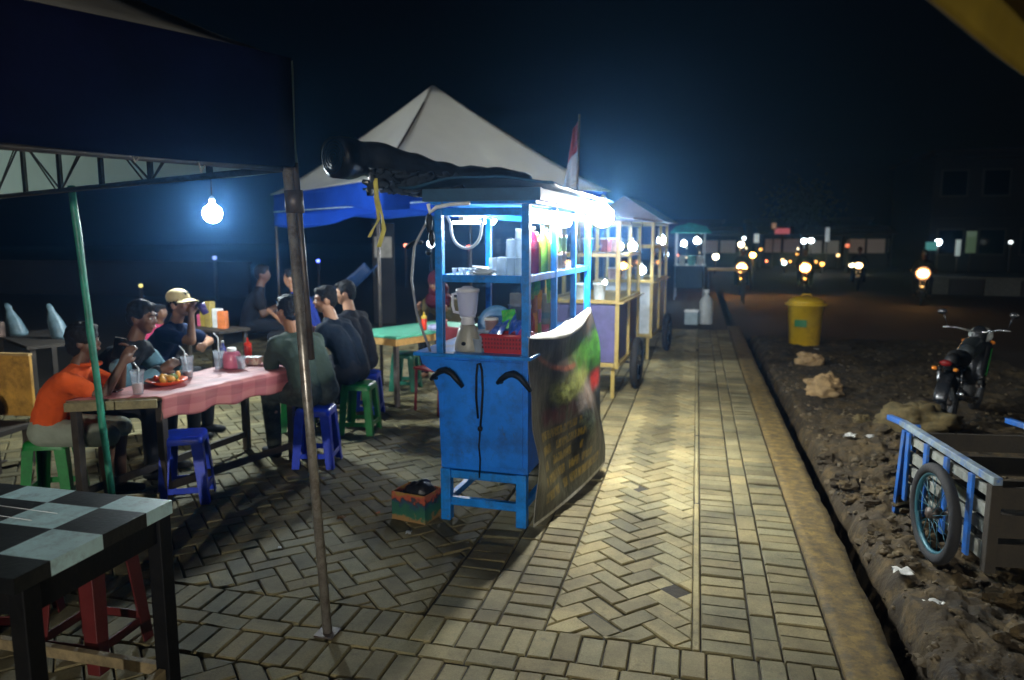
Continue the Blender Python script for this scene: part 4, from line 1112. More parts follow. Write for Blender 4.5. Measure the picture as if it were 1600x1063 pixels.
#'pale_old_wood',(.24,.20,.10),.8,var=.35,scale=14,bump=.3,dirt=(.08,.06,.03)), pt, bevel=.004)
ctr = (TP[0]+TP[2])/2
for i, p in enumerate(TP):
    q = p.lerp(ctr, .07); mb = MB(); mb.beam(q, q+Vector((0,0,.71)), .05, .05, up=(0,1,0)); mb.build("leg", M_dwood, pt, bevel=.004)
mb = MB(); mb.beam(TP[1].lerp(ctr,.07)+Vector((0,0,.13)), TP[2].lerp(ctr,.07)+Vector((0,0,.13)), .025, .05); mb.beam(TP[0].lerp(ctr,.07)+Vector((0,0,.13)), TP[3].lerp(ctr,.07)+Vector((0,0,.13)), .025, .05)
mb.build("stretcher", M_dwood, pt)
def check_mat():
    m, nt, N, L, b = nodes_of('pink_check_cloth')
    uv = N.new("ShaderNodeUVMap"); uv.uv_map = "UVMap"; sp = N.new("ShaderNodeSeparateXYZ"); L.new(uv.outputs[0], sp.inputs[0])
    def st(o, f):
        a = N.new("ShaderNodeMath"); a.operation = 'MULTIPLY'; a.inputs[1].default_value = f; L.new(o, a.inputs[0])
        c = N.new("ShaderNodeMath"); c.operation = 'FRACT'; L.new(a.outputs[0], c.inputs[0])
        d = N.new("ShaderNodeMath"); d.operation = 'GREATER_THAN'; d.inputs[1].default_value = .5; L.new(c.outputs[0], d.inputs[0]); return d.outputs[0]
    s = N.new("ShaderNodeMath"); s.operation = 'ADD'; L.new(st(sp.outputs[0], 5.5), s.inputs[0]); L.new(st(sp.outputs[1], 3.6), s.inputs[1])
    h = N.new("ShaderNodeMath"); h.operation = 'MULTIPLY'; h.inputs[1].default_value = .5; L.new(s.outputs[0], h.inputs[0])
    cr = N.new("ShaderNodeValToRGB"); cr.color_ramp.elements[0].color = (.40,.105,.105,1); cr.color_ramp.elements[1].color = (.21,.025,.04,1)
    e = cr.color_ramp.elements.new(.5); e.color = (.31,.055,.07,1)
    L.new(h.outputs[0], cr.inputs[0])
    n = N.new("ShaderNodeTexNoise"); n.inputs["Scale"].default_value = 5; n.inputs["Detail"].default_value = 6
    mx = N.new("ShaderNodeMixRGB"); mx.inputs[2].default_value = (.50,.30,.24,1); hf = N.new("ShaderNodeMath"); hf.operation = 'MULTIPLY'; hf.inputs[1].default_value = .45; L.new(n.outputs[0], hf.inputs[0]); L.new(hf.outputs[0], mx.inputs[0]); L.new(cr.outputs[0], mx.inputs[1])
    L.new(mx.outputs[0], b.inputs["Base Color"]); b.inputs["Roughness"].default_value = .6; b.inputs["Specular IOR Level"].default_value = .25
    return m
mb = MB()
k0 = .0
def tc_(u, v):   # u along the long edge, v across; hangs over the right edge
    e0, e1 = TP[1].lerp(TP[2], u), TP[0].lerp(TP[3], u)
    n = noise.noise(Vector((u*14, v*5, 2)))
    if v < .32:
        t_ = v/.32; o_ = (e0-e1).normalized()
        return e0 + o_*(.012+.018*t_+.012*math.sin(u*30)*(1-t_)) + Vector((0,0,.742-.155*(1-t_)+.012*math.sin(u*22)*(1-t_)))
    t_ = (v-.32)/.68
    return e0.lerp(e1, t_*1.0)+Vector((0,0,.743+.004*n))
mb.grid(tc_, 60, 30, thick=.0015)
o = mb.build("tablecloth", check_mat(), recalc=False)
uvl = o.data.uv_layers.new(name="UVMap"); nn = 61*31
for pl in o.data.polygons:
    for li, vi in zip(pl.loop_indices, pl.vertices):
        vi %= nn; uvl.data[li].uv = ((vi % 61)/60, (vi//61)/30)
tag(o, "pink checked plastic cloth spread over the diners' table and hanging down its right side", "tablecloth")
# green table farther back
gt = thing("dining_table", "wooden table with a mint green top beside the blue stall, farther back", "table", (-3.02,7.72,0), R(-22))
M_mint = mat('mint_paint',(.09,.42,.26),.45,var=.2,dirt=(.10,.22,.10),dirt_amt=.4); M_ochre = mat('ochre_board',(.40,.22,.06),.7,var=.35)
mb = MB(); mb.b2((-.36,-.70,.725),(.36,.70,.75)); mb.build("tabletop", M_mint, gt, bevel=.004)
mb = MB(); mb.b2((-.34,-.69,.65),(.34,-.665,.724)); mb.b2((.315,-.66,.65),(.34,.66,.724)); mb.b2((-.34,-.66,.65),(-.315,.66,.724)); mb.build("apron", M_ochre, gt)
for x, y in ((-.29,-.64),(.29,-.64),(-.29,.64),(.29,.64)):
    mb = MB(); mb.b2((x-.022,y-.022,0),(x+.022,y+.022,.65)); mb.build("leg", M_dsteel, gt)
# yellow bench behind the orange shirt, helmet on it
bn = thing("bench", "yellow-brown wooden bench panel at the left edge behind the orange shirt", "bench", (-5.42,4.55,0), R(6))
mb = MB(); mb.b2((-.75,-.015,.36),(.40,.015,.84)); mb.build("back_panel", mat('yellow_brown_board',(.50,.26,.04),.7,var=.45,scale=5,dirt=(.10,.05,.012),dirt_amt=.8), bn, bevel=.004)
mb = MB(); mb.b2((-.75,-.020,.842),(.40,.02,.86)); mb.build("top_rail", mat('pale_edge',(.42,.27,.10),.7), bn)
mb = MB(); mb.b2((-.75,-.42,.28),(.40,-.017,.32)); mb.build("seat", M_dwood, bn, bevel=.004)
for x in (-.7,.36):
    for y in (-.38,-.04): mb = MB(); mb.b2((x-.03,y-.03,0),(x+.03,y+.03,.279)); mb.build("leg", M_dwood, bn)
hm = thing("helmet", "round black helmet with a red flash lying on the bench at the left edge", "helmet", (-5.28,4.33,.32))
mb = MB(); mb.ball((0,0,.125),(.125,.15,.125),24,16); mb.v = [p for p in mb.v]; mb.build("shell", mat('gloss_black',(.01,.01,.012),.15), hm)
mb = MB(); mb.grid(lambda u, v: (.128*math.cos(R(-70+60*u))*math.cos(R(5+22*v)), .153*math.sin(R(-70+60*u))*math.cos(R(5+22*v)), .115+.128*math.sin(R(-20+22*v))), 10, 4, thick=.002); mb.build("flash", mat('gloss_red',(.55,.02,.04),.2), hm)

# ================================================================ ON THE PINK TABLE
ZP = .746
drink = (mat('drink_pink',(.62,.36,.30),.3), .45)
cup("cup", (-3.50,3.97,ZP), .030, .043, .155, M_cup, "clear plastic cup with straw and pink dregs at the near end of the pink table", fill=drink, straw=(.025,-.01,.17))
cup("cup", (-3.57,4.55,ZP), .030, .044, .155, M_cup, "clear plastic cup with a bent straw beyond the orange plate", fill=(drink[0],.3), straw=(-.03,.01,.19))
cup("cup", (-3.40,4.95,ZP), .026, .036, .10, M_cup, "empty clear cup leaning a little in the middle of the pink table")
cup("cup", (-3.58,4.93,ZP), .034, .044, .14, M_cup, "tall clear cup with upright straw behind the pink jar", straw=(.0,.0,.24))
pl = thing("plate", "orange plate of fried snacks on the pink table", "plate", (-3.54,4.29,ZP))
mb = MB(); mb.lathe([(.07,0),(.09,.006),(.135,.032),(.138,.036),(.09,.014),(.001,.012)], seg=36)
mb.v = [(p[0]*(1+.05*math.sin(8*math.atan2(p[1],p[0]))*(math.hypot(p[0],p[1])>.12)), p[1], p[2]) for p in mb.v]; mb.build("dish", M_orange, pl)
M_fry = mat('fritter',(.62,.30,.05),.6,var=.4,scale=40,bump=.6); M_fry2 = mat('chilli',(.55,.06,.01),.35); M_fryg = mat('greens',(.10,.16,.03),.6)
for i in range(13):
    a = i*2.4; r_ = .022+.013*(i % 6); mb = MB(); mb.ball((0,0,0),(.03,.022,.017),10,7); mb.v = [tuple(Vector(p)*(1+.25*noise.noise(Vector(p)*60+Vector((i,0,0))))) for p in mb.v]
    mb.build("fritter" if i % 4 else "chilli_slice", M_fry if i % 4 else (M_fry2 if i % 8 else M_fryg), pl, loc=(r_*math.cos(a), r_*math.sin(a), .03+.012*(i % 3)), rot=(i,i*.7,i*1.3))
jr = thing("jar", "wide pink plastic jar with a white lid at the far end of the pink table", "jar", (-3.50,4.98,ZP))
mb = MB(); mb.lathe([(.062,0),(.068,.01),(.068,.10),(.055,.125),(.035,.13)], seg=26); mb.build("jar_body", mat('pink_jar',(.60,.16,.24),.25,var=.15), jr)
mb = MB(); mb.lathe([(.036,.128),(.036,.155),(.028,.16),(.001,.16)], seg=20); mb.build("lid", M_white, jr)
bottle((-3.62,5.04,ZP), .028, .20, mat('blue_label',(.05,.07,.30),.2,var=.7,scale=18,dirt=(.6,.6,.65),dirt_amt=.9), "small bottle with a blue label behind the pink jar", capm=M_white)
def squeeze(loc, label, tipm):
    t = thing("squeeze_bottle", label, "sauce bottle", loc)
    mb = MB(); mb.lathe([(.027,0),(.03,.008),(.03,.115),(.026,.13),(.024,.135)], seg=22); mb.build("bottle_body", M_ketchup, t)
    mb = MB(); mb.lathe([(.031,.128),(.031,.15),(.02,.158),(.011,.165),(.005,.20),(.001,.20)], seg=20); mb.build("nozzle_cap", tipm, t)
squeeze((-3.55,5.27,ZP), "bright red sauce squeeze bottle on the pink table by the green shirt", M_ketchup)
squeeze((-2.88,7.55,.751), "red sauce squeeze bottle with yellow tip on the green table", mat('yellow_cap',(.65,.42,.03),.3))
o = thing("box", "small white snack tub with red print beside the red sauce bottle", "tub", (-3.43,5.16,ZP), R(10))
mb = MB(); mb.prism([(-.05,0),(.05,0),(.062,.055),(-.062,.055)], -.04, .04); mb.build("tub", mat('tub_white',(.58,.52,.42),.5,var=.5,scale=26,dirt=(.5,.04,.03),dirt_amt=.9), o, bevel=.004)
mb = MB(); mb.b2((-.065,-.043,.056),(.065,.043,.064)); mb.build("lid", M_white, o, bevel=.003)
mb = MB(); mb.b2((-.075,-.035,0),(.075,.035,.009))
tag(mb.build("phone", mat('phone_black',(.008,.008,.01),.15), loc=(-3.75,4.0,ZP), rot=(0,0,R(10)), bevel=.003), "black phone lying on the near corner of the pink table", "phone")
cup("jar", (-3.60,5.14,ZP), .035, .035, .07, mat('dark_jar',(.03,.03,.03),.25), "short dark jar with blue lid between the pink jar and the red bottle", "jar", lid=mat('lid_blue',(.08,.2,.35),.4))
cup("cup", (-2.72,7.72,.751), .04, .05, .10, mat('pink_cup2',(.6,.25,.2),.4), "orange-pink cup on the green table right of the sauce bottle", "cup")
mb = MB(); mb.ball((0,0,.035),(.07,.05,.04),14,9); tag(mb.build("packet", mat('packet_lilac',(.35,.35,.55),.3,var=.5,scale=20), loc=(-2.76,7.52,.751)), "crumpled lilac packet on the green table", "packet")
ch = thing("chair", "maroon metal chair between the green table and the blue stall", "chair", (-2.50,7.0,0), R(-30))
M_mar = mat('maroon_metal',(.18,.02,.03),.4)
for x in (-.18,.18):
    mb = MB(); mb.tube([(x,-.19,0),(x,-.17,.43)],.014,8); mb.build("leg", M_mar, ch)
    mb = MB(); mb.tube([(x,.22,0),(x,.18,.43),(x,.24,.86)],.014,8); mb.build("leg", M_mar, ch)
mb = MB(); mb.b2((-.20,-.20,.43),(.20,.20,.455)); mb.build("seat", M_mar, ch, bevel=.01)
mb = MB(); mb.b2((-.19,.205,.62),(.19,.225,.84)); mb.build("backrest", M_mar, ch, bevel=.01)

# ================================================================ PEOPLE
def skin(name, c): 
    m = mat(name, c, .5, var=.12, scale=20, bump=.06, bscale=120)
    m.node_tree.nodes["Principled BSDF"].inputs["Subsurface Weight"].default_value = .0
    return m
SK1 = skin('skin_brown', (.27,.125,.065)); SK2 = skin('skin_dark', (.11,.050,.027)); SK3 = skin('skin_tan', (.36,.18,.10))
M_hair = mat('black_hair', (.007,.006,.006), .65, var=.5, scale=60, bump=.6, bscale=160, spec=.2)
M_eyew = mat('eye_white', (.6,.58,.54), .2, var=.02, bump=0); M_pup = mat('pupil', (.01,.008,.006), .1, var=0, bump=0); M_lip = mat('lips', (.25,.085,.065), .45, bump=0)
def fab(name, c, var=.18, scale=7, **k): return mat(name, c, .85, var=var, scale=scale, bump=.45, bscale=16, spec=.2, **k)
def ik(a, t, l1, l2, pole):
    a, t = Vector(a), Vector(t); d = t-a; L = d.length
    if L > (l1+l2)*.995: t = a+d.normalized()*(l1+l2)*.995; d = t-a; L = d.length
    x = (l1*l1-l2*l2+L*L)/(2*L); h = math.sqrt(max(0, l1*l1-x*x)); n = d.normalized()
    p = Vector(pole); p = (p-n*p.dot(n)).normalized()
    return a+n*x+p*h, t
def person(label, loc, rz, shirt, pants, skinm=SK1, seat=.46, lean=12, bend=14, head_yaw=0, head_pitch=0, lh=(-.16,.40,.80), rh=(.16,.40,.80), sleeve='short', short_pants=False,
           hair='short', cap=None, shoe=None, s=1.0, knee_dy=.42, feet_dy=.40, spread=.13, group=None, jacket=None, stand=False, lite=False, elbow_out=(.35,-.2,-.9), lhold=0.8, extra=None, twist=0):
    t = thing("person", label, "person", loc, rz, group); t.scale = (s, s, s)
    V = Vector
    hipz = .86 if stand else seat+.095
    P = V((0,0,hipz)); l1, l2 = R(lean), R(lean+bend)
    d1 = V((0, math.sin(l1), math.cos(l1))); d2 = V((0, math.sin(l2), math.cos(l2)))
    W = P+d1*.23; N = W+d2*.25      # waist, base of neck
    f1 = V((0, math.cos(l2), -math.sin(l2)))
    ct_, st_ = math.cos(R(twist)), math.sin(R(twist))
    def sh(sx): return N-d2*.055+V((sx*.172*ct_, sx*.172*st_, 0))
    hd = V((0, math.sin(l2*.55), math.cos(l2*.55)))
    HC = N+hd*.075+V((0,.028,.135))
    HM = Matrix.Rotation(R(head_yaw),3,'Z') @ Matrix.Rotation(R(head_pitch),3,'X')
    H = lambda x, y, z: HC+HM @ V((x, y, z))
    vox = .02 if lite else .0085
    B = MB(); SH = MB(); PT = MB()
    # torso
    for sx in (-1,1):
        hx = V((sx*.075,0,0)); cx = V((sx*.085*ct_,sx*.085*st_,0))
        B.cap(P+hx*.95, .098, W+hx*.8, .088); B.cap(W+hx*.8, .088, N-d2*.14+cx, .092); B.cap(N-d2*.14+cx, .09, sh(sx)+V((0,0,-.01)), .052)
        SH.cap(P+hx*.96+d1*.03, .116, W+hx*.9, .108); SH.cap(W+hx*.9, .108, N-d2*.14+cx, .110); SH.cap(N-d2*.14+cx, .108, sh(sx)+V((0,0,-.01)), .068)
        SH.cap(sh(sx)+V((0,0,0)), .066, N-d2*.008, .060)
        PT.cap(P+hx, .119, P+hx+d1*.06, .110)
    B.cap(N-d2*.05, .064, H(0,-.012,-.075), .052)
    SH.cap(N-d2*.05, .085, N+d2*.004, .073)
    # head
    B.ball(H(0,-.012,.018), (.074,.092,.093), 18, 12, M=HM); B.ball(H(0,.022,-.03), (.060,.066,.078), 16, 12, M=HM); B.ball(H(0,.048,-.086), (.030,.028,.024), 12, 8, M=HM)
    B.ball(H(0,.086,-.022), (.0135,.018,.018), 10, 8, M=HM); B.cap(H(0,.080,.012), .008, H(0,.096,-.022), .012, 8)
    for sx in (-1,1):
        B.ball(H(sx*.076,-.008,-.015), (.012,.020,.030), 10, 8, M=HM); B.ball(H(sx*.036,.068,-.02), (.022,.02,.02), 10, 8, M=HM); B.ball(H(sx*.030,.076,.026), (.026,.014,.010), 10, 6, M=HM)
    B.ball(H(0,.080,-.058), (.026,.014,.013), 10, 8, M=HM)
    # arms
    for sx, tgt in ((-1,lh),(1,rh)):
        a = sh(sx); el, wr = ik(a, tgt, .275, .245, (sx*elbow_out[0], elbow_out[1], elbow_out[2]))
        B.cap(a, .050, el, .039); B.cap(el, .039, wr, .027)
        if sleeve == 'long': SH.cap(a, .066, el, .053); SH.cap(el, .052, a.lerp(wr,0)+ (wr-a)*.97, .040)
        elif sleeve == 'short': SH.cap(a, .068, a.lerp(el,.62), .062)
        fd = (wr-el).normalized()
        inn = V((-sx,0,0)); inn = (inn-fd*inn.dot(fd)).normalized(); nrm = fd.cross(inn)*(sx)
        B.cap(wr, .026, wr+fd*.075, .030, 10)
        if not lite:
            # palm and five bent fingers
            for k in range(4):
                b0 = wr+fd*.085+inn*0+ (nrm*(k-1.5)*.0185)
                ln = (.034,.040,.037,.029)[k]; c1 = inn*lhold
                j1 = b0+(fd+c1*.35).normalized()*ln; j2 = j1+(fd+c1*1.1).normalized()*ln*.8; j3 = j2+(fd*.5+c1*1.5).normalized()*ln*.6
                B.cap(wr+fd*.045+nrm*(k-1.5)*.014, .013, b0, .0105, 8); B.cap(b0, .0105, j1, .0095, 8); B.cap(j1, .0095, j2, .009, 8); B.cap(j2, .009, j3, .008, 8)
            tb0 = wr+fd*.03-nrm*.022; tb1 = tb0+(fd*.7-nrm*.7+inn*.3).normalized()*.042; B.cap(tb0, .014, tb1, .011, 8); B.cap(tb1, .011, tb1+(fd+inn*.5).normalized()*.032, .009, 8)
    # legs
    for sx in (-1,1):
        h = P+V((sx*.085,0,-.005))
        if stand: kn = V((sx*.10,.02,.46)); an = V((sx*.11,-.01,.075))
        else:
            kn = V((sx*spread, knee_dy, seat+.055)); an = V((sx*spread*.95, feet_dy, .075))
        B.cap(h, .083, kn, .057); B.cap(kn, .056, kn.lerp(an,.35)+V((0,-.015,0)), .054); B.cap(kn.lerp(an,.35)+V((0,-.015,0)), .052, an, .036)
        B.cap(an+V((0,-.03,-.035)), .034, an+V((0,.055,-.042)), .032); B.cap(an+V((0,.055,-.042)), .032, an+V((0,.13,-.05)), .024)
        PT.cap(h, .108, kn, .076 if not short_pants else .082)
        if not short_pants: PT.cap(kn, .075, an+V((0,0,.02)), .056)
        if shoe: 
            q = MB(); q.cap(an+V((0,-.035,-.038)), .040, an+V((0,.06,-.042)), .038); q.cap(an+V((0,.06,-.042)), .038, an+V((0,.14,-.046)), .030); q.build("shoe", shoe, t, remesh=.012)
    B.build("body", skinm, t, remesh=vox, smooth_it=3)
    so = SH.build("shirt", shirt, t, remesh=.02 if lite else .012, smooth_it=4)
    if not lite:
        wt_ = bpy.data.textures.get("cloth_folds") or bpy.data.textures.new("cloth_folds", 'CLOUDS'); wt_.noise_scale = .085; wt_.noise_depth = 3
        dm = so.modifiers.new("d", 'DISPLACE'); dm.texture = wt_; dm.strength = .024; dm.mid_level = .55; dm.texture_coords = 'LOCAL'
    PT.build("shorts" if short_pants else "trousers", pants, t, remesh=.02 if lite else .013, smooth_it=4)
    if jacket: pass
    # face
    if not lite:
        for sx in (-1,1):
            e = MB(); e.ball(H(sx*.031,.076,.004), (.0125,.009,.0075), 10, 7, M=HM); e.m = 1; e.ball(H(sx*.031,.0825,.004), (.0058,.004,.0058), 8, 6, M=HM); e.build("eye", [M_eyew, M_pup], t)
            e = MB(); e.tube([H(sx*.014,.086,.026), H(sx*.032,.086,.032), H(sx*.050,.076,.026)], [.004,.005,.003], 6); e.build("eyebrow", M_hair, t)
        e = MB(); e.ball(H(0,.0905,-.053), (.021,.006,.0042), 10, 6, M=HM); e.ball(H(0,.0895,-.062), (.018,.006,.005), 10, 6, M=HM); e.build("lips", M_lip, t)
    # hair
    HR = MB()
    if hair == 'short':
        HR.ball(H(0,-.020,.040), (.082,.093,.088), 20, 14, M=HM); HR.ball(H(0,-.055,-.005), (.070,.055,.075), 16, 10, M=HM); HR.ball(H(0,.045,.082), (.056,.040,.030), 14, 8, M=HM)
        for sx in (-1,1): HR.ball(H(sx*.068,.005,.02), (.014,.028,.040), 10, 8, M=HM)
    elif hair == 'bushy':
        HR.ball(H(0,-.02,.045), (.098,.108,.098), 20, 14, M=HM); HR.ball(H(0,-.06,-.02), (.088,.066,.090), 16, 10, M=HM); HR.ball(H(0,.045,.09), (.07,.045,.035), 14, 8, M=HM)
    elif hair == 'hood':
        HR.ball(H(0,-.022,.02), (.108,.112,.122), 20, 14, M=HM); HR.ball(H(0,-.03,-.10), (.13,.11,.10), 18, 12, M=HM); HR.cap(N+V((-.08,0,-.02)), .10, N+V((.08,0,-.02)), .10)
    if hair:
        ho = HR.build("hair" if hair != 'hood' else "headscarf", M_hair if hair != 'hood' else cap, t, remesh=.016 if lite else .010, smooth_it=2)
        if not lite and hair != 'hood':
            tx = bpy.data.textures.get("hair_clumps") or bpy.data.textures.new("hair_clumps", 'CLOUDS'); tx.noise_scale = .02
            dm = ho.modifiers.new("d", 'DISPLACE'); dm.texture = tx; dm.strength = .022; dm.texture_coords = 'LOCAL'
    if cap and hair != 'hood':
        CP = MB(); 
        for i in range(1):
            CP.ball(H(0,-.016,.058), (.092,.106,.076), 24, 14, M=HM)
        CP.v = [p for p in CP.v]
        c_ = CP.build("cap", cap, t)
        BR_ = MB()
        def brim(u, v):
            a_ = R(-62+124*u); r_ = lerp(.088, .165, v)
            return H(math.sin(a_)*r_*.92, math.cos(a_)*r_*(1.0 if v < .5 else 1.0)+.0, .047-.020*v-.03*abs(u-.5)*v)
        BR_.grid(brim, 16, 6, thick=.004); BR_.build("brim", cap, c_)
    if extra: extra(t, H, N, W, P, sh)
    return t
J_denim = fab('light_denim', (.10,.19,.23), var=.4)
ORG = fab('orange_shirt', (.62,.085,.015)); GRN = fab('dark_green_shirt', (.032,.046,.034)); NVY = fab('navy_shirt', (.005,.009,.017)); JKT = fab('black_jacket', (.009,.010,.012)); NV2 = fab('dark_blue_shirt', (.006,.013,.042))
GSH = fab('grey_shorts', (.26,.29,.23)); DKP = fab('dark_trousers', (.014,.014,.017)); CAMO = fab('dark_green_trousers', (.03,.035,.028), var=.7, scale=18); TAN = mat('cream_cap', (.55,.43,.20), .8, bump=.3)
# 1 orange shirt, elbows on the table, hands with a drink before the face
def orange_extra(t, H, N, W, P, sh):
    m = MB(); q = [H(-.085,-.02,-.155), H(-.03,.075,-.165), H(.04,.085,-.165), H(.09,-.01,-.155)]
    m.tube(q, [.012,.016,.016,.012], 8); m.build("collar", ORG, t)
person("person in orange shirt and grey shorts at the pink table's near end, elbows up", (-4.13,3.88,0), R(-66), ORG, GSH, SK2, seat=.44, lean=16, bend=22, head_yaw=-4, head_pitch=2,
       lh=(-.05,.50,1.02), rh=(.12,.54,1.00), hair='bushy', short_pants=True, elbow_out=(.25,.3,-1), extra=orange_extra, s=.93, shoe=M_rub)
ph = MB(); ph.b2((-.04,-.006,-.075),(.04,.006,.075)); tag(ph.build("phone", mat('phone_black',(.008,.008,.01),.15), loc=(-3.70,4.06,1.03), rot=(R(12),R(15),R(30)), bevel=.004), "dark phone held up by the person in the orange shirt", "phone")
# 2 black jacket and blue denim sleeves, bent over the table
def denim(t, H, N, W, P, sh):
    for sx, tg in ((-1,(-.20,.50,.78)),(1,(.16,.50,.78))):
        m = MB(); a = sh(sx); el, wr = ik(a, tg, .275, .245, (sx*.6,-.2,-.7)); m.cap(a.lerp(el,.35), .071, el, .060); m.cap(el, .060, el.lerp(wr,.85), .047)
        m.build("denim_sleeve", J_denim, t, remesh=.012, smooth_it=3)
person("person in a black jacket with light denim sleeves leaning over the orange plate", (-4.24,4.42,0), R(-74), JKT, DKP, SK2, lean=24, bend=24, head_yaw=-6, head_pitch=-8, lh=(-.20,.50,.78), rh=(.16,.50,.78), sleeve='long', elbow_out=(.6,-.2,-.7), extra=denim, shoe=M_rub, s=1.04)
# 3 cap
person("person in a dark blue shirt and cream cap raising a drink to the mouth", (-4.66,5.50,0), R(-80), NV2, DKP, SK1, lean=18, bend=18, head_yaw=-12, head_pitch=2, lh=(-.12,.42,.80), rh=(.06,.40,1.08), cap=TAN, elbow_out=(.3,.9,-.6), shoe=M_rub, s=1.0, hair='short')
mb = MB(); mb.lathe([(.028,-.05),(.036,.05),(.034,.05),(.026,-.045)], seg=18); tag(mb.build("cup", mat('purple_cup',(.05,.03,.16),.3), loc=(-4.17,5.56,1.14), rot=(R(10),R(-25),0)), "dark purple cup held at the mouth of the person in the cream cap", "cup")
# 4 green shirt
person("person in a dark green shirt seated with back to the viewer, chin on hand", (-2.83,5.05,0), R(62), GRN, CAMO, SK1, lean=22, bend=26, head_yaw=6, head_pitch=-2, lh=(-.05,.34,.86), rh=(.05,.33,1.02), sleeve='short', elbow_out=(.5,.1,-1), short_pants=False, shoe=M_rub, s=1.04)
# 5 navy shirt
person("person in a navy shirt seated in profile on the green stool, looking left", (-2.98,6.0,0), R(84), NVY, DKP, SK3, lean=14, bend=24, head_yaw=34, head_pitch=-6, lh=(-.12,.42,.82), rh=(.10,.40,.84), sleeve='long', shoe=M_rub, s=1.02)
# 6 boy behind
person("boy in a dark shirt seated just behind the person in the navy shirt", (-3.18,6.62,0), R(80), fab('black_shirt',(.012,.012,.016)), DKP, SK3, lean=8, bend=18, head_yaw=26, head_pitch=-6, shoe=M_rub, s=1.0)
# 7 maroon hood at the green table
M_hood = fab('maroon_scarf', (.06,.006,.014))
person("person in a maroon headscarf and khaki top seated behind the green table", (-3.10,9.05,0), R(170), fab('khaki_top',(.09,.07,.03)), DKP, SK1, lean=20, bend=26, head_pitch=-18, hair='hood', cap=M_hood, sleeve='long', s=1.05, lh=(-.2,.4,.82), rh=(.2,.4,.82))
# 8, 9 diners farther back
person("person in a pink shirt seated in the dark between the jacket and the cap", (-5.85,6.9,0), R(-100), fab('pink_shirt',(.30,.03,.08)), DKP, SK2, s=.78, lite=True)
person("person in a royal blue shirt seated in the dark by the tent pole", (-4.62,8.2,0), R(95), fab('royal_shirt',(.012,.03,.22)), DKP, SK1, s=1.05, lite=True, lean=14)
person("person in a black shirt seated in the dark left of the white tent's pole", (-5.9,8.8,0), R(-60), fab('black_shirt',(.012,.012,.016)), DKP, SK2, s=1.05, lite=True)

# ================================================================ HANDCART on the dirt
hc = thing("handcart", "blue wooden handcart with slatted sides and a spoked wheel on the dirt", "handcart", (1.46,3.95,-.02), R(6.8))
M_cb = mat('cart_blue_paint',(.006,.09,.36),.45,var=.4,scale=7,dirt=(.10,.13,.16),dirt_amt=.7); M_slat = mat('grey_slat',(.22,.23,.20),.7,var=.35,scale=9,dirt=(.07,.07,.05),dirt_amt=.7,bump=.35)
M_raw = mat('cart_raw_wood',(.028,.022,.014),.8,var=.4,bump=.4)
M_railtop = mat('worn_rail',(.20,.25,.27),.5,var=.5,scale=12,dirt=(.012,.10,.38),dirt_amt=.95)
cw_, cl_ = .74, 1.05
for x in (0, cw_):
    mb = MB(); mb.b2((x-.022,-.02,.572),(x+.022,1.16,.612)); mb.build("rail", M_railtop, hc, bevel=.005)
    mb = MB(); mb.beam((x,1.16,.592),(x-.02*0,1.38,.575),.04,.036); mb.build("push_handle", M_cb, hc, bevel=.006)
    s = -1 if x == 0 else 1
    for y in (.18,.46,.72,.98):
        mb = MB(); mb.b2((x+s*.020-.016*(s<0)+0,y-.024,.135),(x+s*.020+.016*(s>0),y+.024,.571)); mb.build("post", M_cb, hc, bevel=.003)
    for za, zb in ((.16,.245),(.30,.36),(.385,.45),(.495,.545)):
        mb = MB(); mb.b2((x-.010,.035,za),(x+.010,cl_,zb)); mb.build("slat", M_slat, hc, bevel=.002)
    mb = MB(); mb.b2((x-.026,-.018,.12),(x+.026,.034,.571)); mb.build("corner_post", M_raw, hc, bevel=.004)
mb = MB()
for k in range(6): mb.b2((.028,.05+k*.166,.165),(cw_-.028,.05+k*.166+.16,.185))
mb.build("deck", M_raw, hc)
for za, zb in ((.15,.27),(.30,.42),(.45,.56)):
    mb = MB(); mb.b2((.028,-.004,za),(cw_-.028,.016,zb)); mb.build("end_board", M_raw, hc, bevel=.003)
    mb = MB(); mb.b2((.028,cl_-.02,za),(cw_-.028,cl_,zb)); mb.build("end_board", M_raw, hc, bevel=.003)
mb = MB(); mb.beam((-.03,1.08,.02),(-.02,1.04,.57),.04,.04); mb.build("stand", M_cb, hc); mb = MB(); mb.beam((cw_+.03,1.08,.02),(cw_+.02,1.04,.57),.04,.04); mb.build("stand", M_cb, hc)
mb = MB(); mb.beam((.05,1.05,.60),(.06,1.16,.30),.03,.03); mb.build("brace", M_cb, hc)
def wheel(parent, c, r, tyre_r, axis='x', spokes=18, rimm=None, tyrem=None, hub=.03, name="wheel"):
    M = Matrix.Rotation(R(90),3,'Y') if axis == 'x' else Matrix.Rotation(R(90),3,'X')
    mb = MB(); P = [M @ Vector((r*math.cos(a), r*math.sin(a), 0)) for a in [2*math.pi*k/40 for k in range(40)]]
    mb.tube(P, tyre_r, 12, closed=True); w_ = mb.build("wheel", tyrem or M_rub, parent, loc=c)
    mb = MB(); rr = r-tyre_r*.9; mb.tube([p*(rr/r) for p in P], tyre_r*.5, 8, closed=True); mb.build("rim", rimm or M_chrome, w_)
    mb = MB()
    for k in range(spokes):
        a = 2*math.pi*k/spokes; o_ = .02*(1 if k % 2 else -1)
        mb.tube([M @ Vector((hub*math.cos(a+.5), hub*math.sin(a+.5), o_)), M @ Vector((rr*math.cos(a), rr*math.sin(a), 0))], .0022 if spokes > 8 else .010, 5)
    mb.build("spokes", rimm or M_chrome, w_)
    mb = MB(); mb.tube([M @ Vector((0,0,-.035)), M @ Vector((0,0,.035))], hub, 12); mb.build("hub", M_dsteel, w_)
    return w_
M_rimb = mat('blue_rim',(.02,.10,.13),.4,.2,dirt=(.10,.12,.12))
